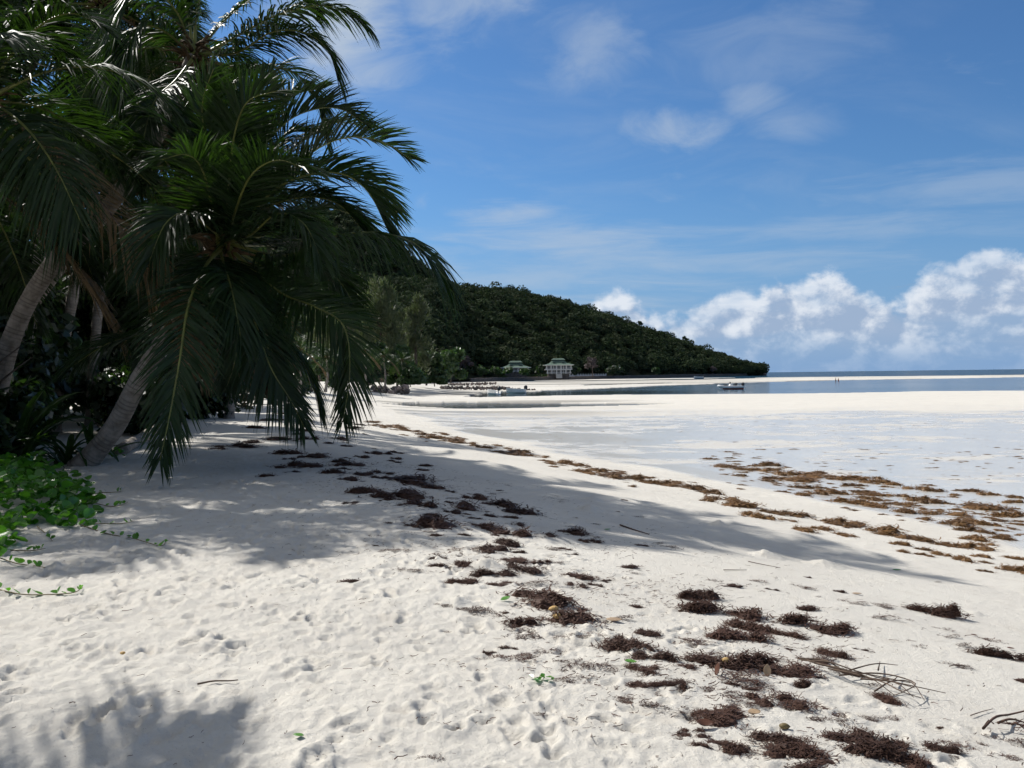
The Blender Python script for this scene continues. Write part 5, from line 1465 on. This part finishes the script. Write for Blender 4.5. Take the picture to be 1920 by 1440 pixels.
GU = [(700, 793, 30), (722, 799, 40), (745, 803, 36), (770, 809, 40), (790, 815, 30), (812, 822, 44), (835, 826, 34), (852, 829, 26), (890, 836, 26), (905, 840, 34), (945, 850, 46), (965, 848, 36), (992, 855, 40), (1015, 858, 20), (1055, 867, 34), (1075, 872, 44), (1090, 885, 50), (1115, 883, 30),
      (1130, 893, 50), (1172, 897, 40), (1165, 888, 24), (1215, 905, 40), (1240, 908, 46), (1285, 915, 44), (1180, 912, 16), (1300, 905, 16), (930, 835, 18), (870, 823, 16)]
for u, v, wp in GU: clump(u, v, wp, 'g', L_GU, G_GU, rw.uniform(.7, 1.3), rw.uniform(.5, .8))
GG = [(40, 705, 100), (130, 732, 110), (110, 777, 85), (230, 770, 140), (290, 803, 210), (360, 842, 65), (480, 842, 125), (430, 873, 145), (680, 862, 165), (600, 890, 75), (660, 942, 110), (770, 935, 105), (860, 902, 170), (950, 925, 130), (1070, 948, 170), (1200, 978, 140), (1310, 992, 140), (1450, 1023, 130),
      (1590, 1038, 160), (900, 967, 75), (950, 977, 105), (1190, 1018, 85), (1230, 1062, 75), (1345, 1052, 85), (1335, 1080, 80), (1430, 1082, 85), (1540, 1108, 95), (1650, 1088, 75), (1700, 1124, 85), (1870, 1103, 120), (1860, 1168, 140), (1710, 1178, 65), (1590, 992, 140), (1705, 1023, 80), (1800, 987, 120), (1720, 958, 70),
      (1600, 943, 120), (1700, 913, 150), (1480, 908, 150), (1480, 853, 190), (1650, 812, 220), (1830, 858, 160), (1340, 772, 120), (1430, 792, 120), (1270, 797, 100), (1185, 797, 75), (1240, 838, 130), (1090, 813, 130), (940, 788, 200), (860, 738, 130), (800, 707, 80), (740, 737, 80), (660, 743, 90), (660, 703, 140), (560, 727, 65),
      (1090, 772, 90), (1005, 762, 65), (1190, 750, 90), (1080, 742, 130), (1000, 727, 100), (940, 692, 100), (900, 657, 170), (820, 642, 190), (1050, 672, 120), (650, 657, 190), (480, 667, 80), (500, 652, 120), (620, 632, 120), (370, 602, 110), (440, 607, 100), (220, 582, 130), (140, 542, 55), (265, 537, 45), (460, 579, 110), (540, 602, 80),
      (1300, 708, 110), (1180, 685, 90), (1420, 722, 90), (1560, 720, 60), (1740, 745, 90), (1850, 760, 80), (1830, 786, 90), (1520, 745, 60), (1620, 722, 100), (1380, 690, 60), (340, 690, 40), (270, 677, 30), (300, 635, 60), (1900, 910, 60), (1780, 890, 90), (1120, 855, 40), (970, 832, 50), (1330, 880, 70), (1060, 650, 70), (760, 620, 90)]
for X_, Y_, wp in GG:
    up_ = Y_ - X_ * .17
    zn = ('upper' if up_ < 570 else 'lower' if up_ > 740 else 'middle'); zh = 'left part' if X_ < 640 else 'right part' if X_ > 1280 else 'centre'
    clump(*A8(X_, Y_), wp / 3 * 1.1, 'g', 'golden brown seaweed clump in the %s row of the wrack band, %s' % (zn, zh), 'golden seaweed, %s row, %s' % (zn, zh), rw.uniform(.7, 1.25), rw.uniform(.45, .75))
for k in range(230):
    f = rw.random(); u = 1340 + 620 * f; v = 868 + 130 * f + rw.gauss(0, 14)
    clump(u, v, rw.uniform(5, 16) * (1 + f * .5), 'g', L_G, G_G, rw.uniform(.7, 1.2), .5, True)
for k in range(120):
    u = 1300 + 620 * rw.random() ** .8; v = rw.uniform(835, 905)
    if v > 868 + (u - 1340) * .12: continue
    clump(u, v, rw.uniform(4, 15), 'g', L_F, G_F, rw.uniform(.5, .9), .35, True)
for k in range(140):
    clump(rw.uniform(1000, 1920), 790 + 60 * rw.random(), rw.uniform(2, 7), 'g', L_F, G_F, rw.uniform(.5, .9), .35, True)
for k in range(170):
    y_ = 3.3 + 13 * rw.random() ** 1.4; x_ = float(np.interp(y_, WL_Y, WL_X)) + rw.gauss(.75, .95)
    q = np.array([x_, y_, gz(x_, y_)]) - CAM; dd_ = q @ _f
    clump(960 + FPX * (q @ RTV) / dd_, 720 - FPX * (q @ UPV) / dd_, rw.uniform(.10, .34) / y_ * FPX / 1.55, rw.choice('tts'), '', '', rw.uniform(.4, .8), .35, True)
for k in range(130):
    f = rw.random(); u = 690 + 640 * f; v = 791 + 132 * f ** .93 + rw.gauss(0, 4)
    clump(u, v, rw.uniform(8, 26), 'g', '', '', rw.uniform(.6, 1.0), .45, True)
o = mk('seaweed_litter', np.concatenate(JV['d']), JF['d'], WEED_DARK); tag(o, 'thin dark weed litter strewn between the clumps on the dry sand', 'seaweed', None, 'stuff')
o = mk('seaweed_scatter', np.concatenate(JV['g']), JF['g'], WEED_GOLD); tag(o, 'small brown scraps of weed scattered over the wet flats and wrack band', 'seaweed', None, 'stuff')

# loose strands and crumbs strewn round the wrack lines: nobody could count them
rng = np.random.default_rng(66)
BV = []; BF = []; nb = 0
def strand(x_, y_, L, w_):
    global nb
    z_ = gz(x_, y_) + .004; dr = rng.normal(0, .9)
    for i in range(4):
        c_, s_ = math.cos(dr + 1.57) * w_ * (1 - .2 * i), math.sin(dr + 1.57) * w_ * (1 - .2 * i)
        BV.extend([(x_ - c_, y_ - s_, z_), (x_ + c_, y_ + s_, z_ + w_)])
        if i: BF.append((nb + 2 * i - 2, nb + 2 * i - 1, nb + 2 * i + 1, nb + 2 * i))
        dr += rng.normal(0, 1.0); x_ += math.cos(dr) * L / 3; y_ += math.sin(dr) * L / 3; z_ += rng.uniform(-.003, .006)
    nb += 8
for k in range(9000):
    y_ = 3.2 + 15 * rng.random() ** 1.6
    x_ = np.interp(y_, WL_Y, WL_X) + rng.normal(0.7, 1.15)
    if float(fbm(np.array([x_ * 1.1]), np.array([y_ * 1.4]), 3, 15)[0]) < .53 and rng.random() < .9: continue
    strand(x_, y_, rng.uniform(.015, .07), rng.uniform(.0012, .003))
for k in range(350):
    y_ = 3.2 + 8 * rng.random(); x_ = np.interp(y_, WL_Y, WL_X) - rng.uniform(0.5, 6)
    strand(x_, y_, rng.uniform(.01, .04), rng.uniform(.001, .0025))
o = mk('seaweed_strands', BV, BF, WEED_DARK); tag(o, 'loose dark strands and crumbs of weed strewn over the sand', 'seaweed', None, 'stuff')

# ------------------------------------------------------------------ litter of leaves, husks, sticks
def dead_leaf(u, v, L, mat, rot, label, curl=.5, name='fallen_leaf'):
    g = ground(u, v); n = 8; L = L * .52
    V = []; F = []
    for i in range(n):
        t_ = i / (n - 1); w_ = L * .30 * math.sin(math.pi * min(.98, t_ * .95 + .03)) ** .8
        x_ = L * (t_ - .5); zz = curl * L * (t_ - .5) ** 2
        V += [(x_, -w_, zz + w_ * curl), (x_, 0, zz), (x_, w_, zz + w_ * curl)]
        if i: a = (i - 1) * 3; F += [(a, a + 1, a + 4, a + 3), (a + 1, a + 2, a + 5, a + 4)]
    o = mk(name, V, F, mat, None, True); o.location = (g[0], g[1], g[2] + .006 + abs(math.sin(rot[1])) * L * .34); o.rotation_euler = rot
    sm = o.modifiers.new('thick', 'SOLIDIFY'); sm.thickness = .002
    tag(o, label, 'leaf', 'fallen leaves among the seaweed')
dead_leaf(*A7(205, 800), .15, DEADLEAF, (0, -1.25, .3), 'dark brown leaf standing upright before a seaweed clump')
dead_leaf(*A7(475, 800), .14, PALELEAF, (0.2, -1.35, 1.2), 'pale tan leaf standing upright before a seaweed clump')
dead_leaf(*A7(125, 1102), .16, DEADLEAF, (.3, .1, .1), 'curled red-brown leaf lying near the bottom edge', .9)
dead_leaf(*A7(570, 1165), .11, DEADLEAF, (0, -1.0, 2.2), 'brown leaf sticking out of a bottom edge clump')
dead_leaf(*A6(1170, 905), .14, GREENLEAF, (.1, .15, .2), 'fresh green leaf on a small seaweed clump')
dead_leaf(*A6(520, 570), .16, GREENLEAF, (.2, -.2, .5), 'green leaf at the left end of the long clump')
dead_leaf(*A6(1085, 682), .22, PALELEAF, (.1, 0, -.15), 'long yellow-green leaf lying on the bare sand', .15)
dead_leaf(*A7(980, 343), .16, PALELEAF, (0, 0, -.1), 'small yellow leaf on the open sand at right', .2)
dead_leaf(*A7(1205, 207), .20, GREENLEAF, (0, 0, .05), 'dull green leaf on the sand beyond the shade tip', .2)
dead_leaf(*A6(1050, 205), .16, GREENLEAF, (0, 0, .2), 'green leaf lying in the shade near the long stick', .3)
dead_leaf(560, 1383, .10, GREENLEAF, (0, 0, -.3), 'green leaf on the trampled sand near the bottom', .3)
dead_leaf(*A7(1640, 578), .09, DEADLEAF, (0, .1, -.4), 'small red-brown leaf on the sand at right', .4)
dead_leaf(*A7(1845, 655), .10, DEADLEAF, (0, .1, -.3), 'small tan-red leaf near the right edge', .4)
dead_leaf(*A7(400, 1030), .15, PALELEAF, (.2, .1, .5), 'pale curled leaf right of a dark clump near the bottom', .7)
# bunch of green leaflets
g = ground(*A6(715, 992)); e = empty('green_sprig', g, 'bright green sprig of small leaves lying on trampled sand', 'leaf')
for j in range(14):
    o = link('leaf', VL[j % 5], e); s = rw.uniform(.014, .03); o.scale = (s, s * 1.7, s); o.rotation_euler = (rw.uniform(-.3, .5), rw.uniform(-.4, .4), rw.uniform(0, 6.28)); o.location = (rw.uniform(-.06, .06), rw.uniform(-.025, .025), rw.uniform(.008, .02))
# husk pieces
def husk(u, v, r_, label, mat, up=.0):
    g = ground(u, v); rng = np.random.default_rng(int(u)); th = np.linspace(0, 2 * np.pi, 9, endpoint=False)
    m = MB(); m.loft([[(r_ * a * math.cos(t_) * rng.uniform(.8, 1.15), r_ * .75 * a * math.sin(t_) * rng.uniform(.8, 1.15), r_ * z_) for t_ in th] for z_, a in ((0, .7), (.25, 1.0), (.6, .85), (.85, .4))])
    o = m.build('husk_piece', mat, None, True); o.location = (g[0], g[1], g[2] + up); tag(o, label, 'husk', 'yellow husk pieces among the seaweed')
husk(*A6(772, 660), .038, 'upper yellow husk piece resting on a dark clump', YELLOW, .05)
husk(*A6(792, 678), .036, 'lower yellow husk piece leaning on a dark clump', YELLOW, .03)
husk(*A7(242, 752), .028, 'small yellow shell at the front of a large clump', YELLOW, .03)
husk(*A7(572, 1105), 0.026, 'olive green husk lying between clumps near the bottom', RUNNER, 0)
husk(230, 1222, .018, 'tiny pale shell on the trampled sand', YELLOW, 0)
# sticks
def stick(pts_, r_, mat, name, label, cat='stick', lift=.012):
    Q = np.array([ground(u, v) + [0, 0, lift] for u, v in pts_])
    r_ = r_ * .6; m = MB(); m.tube(spline(Q, 12), np.linspace(r_, r_ * .5, 12), 6); o = m.build(name, mat, None, True); tag(o, label, cat)
    return o
stick([A6(1115, 182), A6(1180, 205), A6(1265, 232)], .018, STICK, 'driftwood_stick', 'long dark stick lying in the palm shade')
stick([(370, 1284), (400, 1281), (430, 1283), (446, 1278)], .009, PALELEAF and STRAW, 'driftwood_stick', 'pale bent twig half buried in trampled sand')
stick([A7(1500, 758), A7(1545, 752), A7(1600, 760)], .006, STRAW, 'driftwood_stick', 'thin tan twig on the clean sand at right')
stick([A7(1620, 1040), A7(1680, 1015), A7(1745, 998)], .005, STRAW, 'driftwood_stick', 'thin curved tan twig near the red branch')
stick([A7(230, 212), A7(360, 214)], .008, STRAW, 'driftwood_stick', 'tan twig at the edge of the palm shade')
stick([A7(370, 165), A7(440, 180), A7(550, 200)], .008, STICK, 'driftwood_stick', 'dark twig at the tip of the palm shade')
# branching twig at the right edge
gb = ground(*A7(1880, 1110)); tw = empty('fallen_branch', gb, 'forked red-brown branch lying at the right edge', 'branch')
for nm, L, r_ in (('stem', [(1690, 1128), (1760, 1100), (1840, 1050), (1960, 1052)], .012), ('twig', [(1770, 1100), (1850, 1112), (1960, 1110)], .011), ('twig', [(1850, 1110), (1880, 1135), (1930, 1140)], .008), ('twig', [(1750, 1105), (1720, 1125), (1685, 1130)], .005)):
    Q = np.array([ground(*A7(a, b_)) + [0, 0, .03 + .03 * (i % 2)] for i, (a, b_) in enumerate(L)])
    r_ *= .62; m = MB(); m.tube(spline(Q, 12), np.linspace(r_, r_ * .5, 12), 6); m.build(nm, STICK, tw, True, gb)
# dry palm leaf ribs
gb = ground(*A7(1000, 850)); bd = empty('dry_frond_piece', gb, 'bundle of dry palm leaf ribs tangled in seaweed', 'dead frond')
RB = [[(650, 735), (800, 770), (900, 815), (1080, 850), (1280, 888)], [(665, 730), (820, 785), (960, 835), (1120, 870), (1310, 915)], [(700, 750), (860, 800), (1020, 860), (1200, 905), (1300, 960)], [(900, 815), (1080, 790), (1210, 775)],
      [(880, 820), (1060, 840), (1200, 870), (1310, 905), (1250, 950), (1180, 945)], [(1080, 920), (1180, 890), (1290, 895), (1360, 960)], [(1000, 850), (1150, 880), (1300, 915), (1480, 932)], [(1100, 800), (1110, 740)], [(820, 790), (980, 850), (1130, 900), (1230, 960), (1340, 965)],
      [(740, 760), (900, 830), (1060, 875), (1190, 930)], [(1180, 870), (1210, 830)]]
for L in RB:
    Q = np.array([ground(*A7(a, b_)) for a, b_ in L]); Q[:, 2] += [.02 + .035 * math.sin(math.pi * i / max(1, len(L) - 1)) + rw.uniform(0, .025) for i in range(len(L))]
    m = MB(); m.tube(spline(Q, 16), np.linspace(.0055, .002, 16), 5); m.build('rib', STRAW, bd, True, gb)
print('TRIS', sum(len(m_.polygons) for m_ in bpy.data.meshes), len(bpy.data.objects))
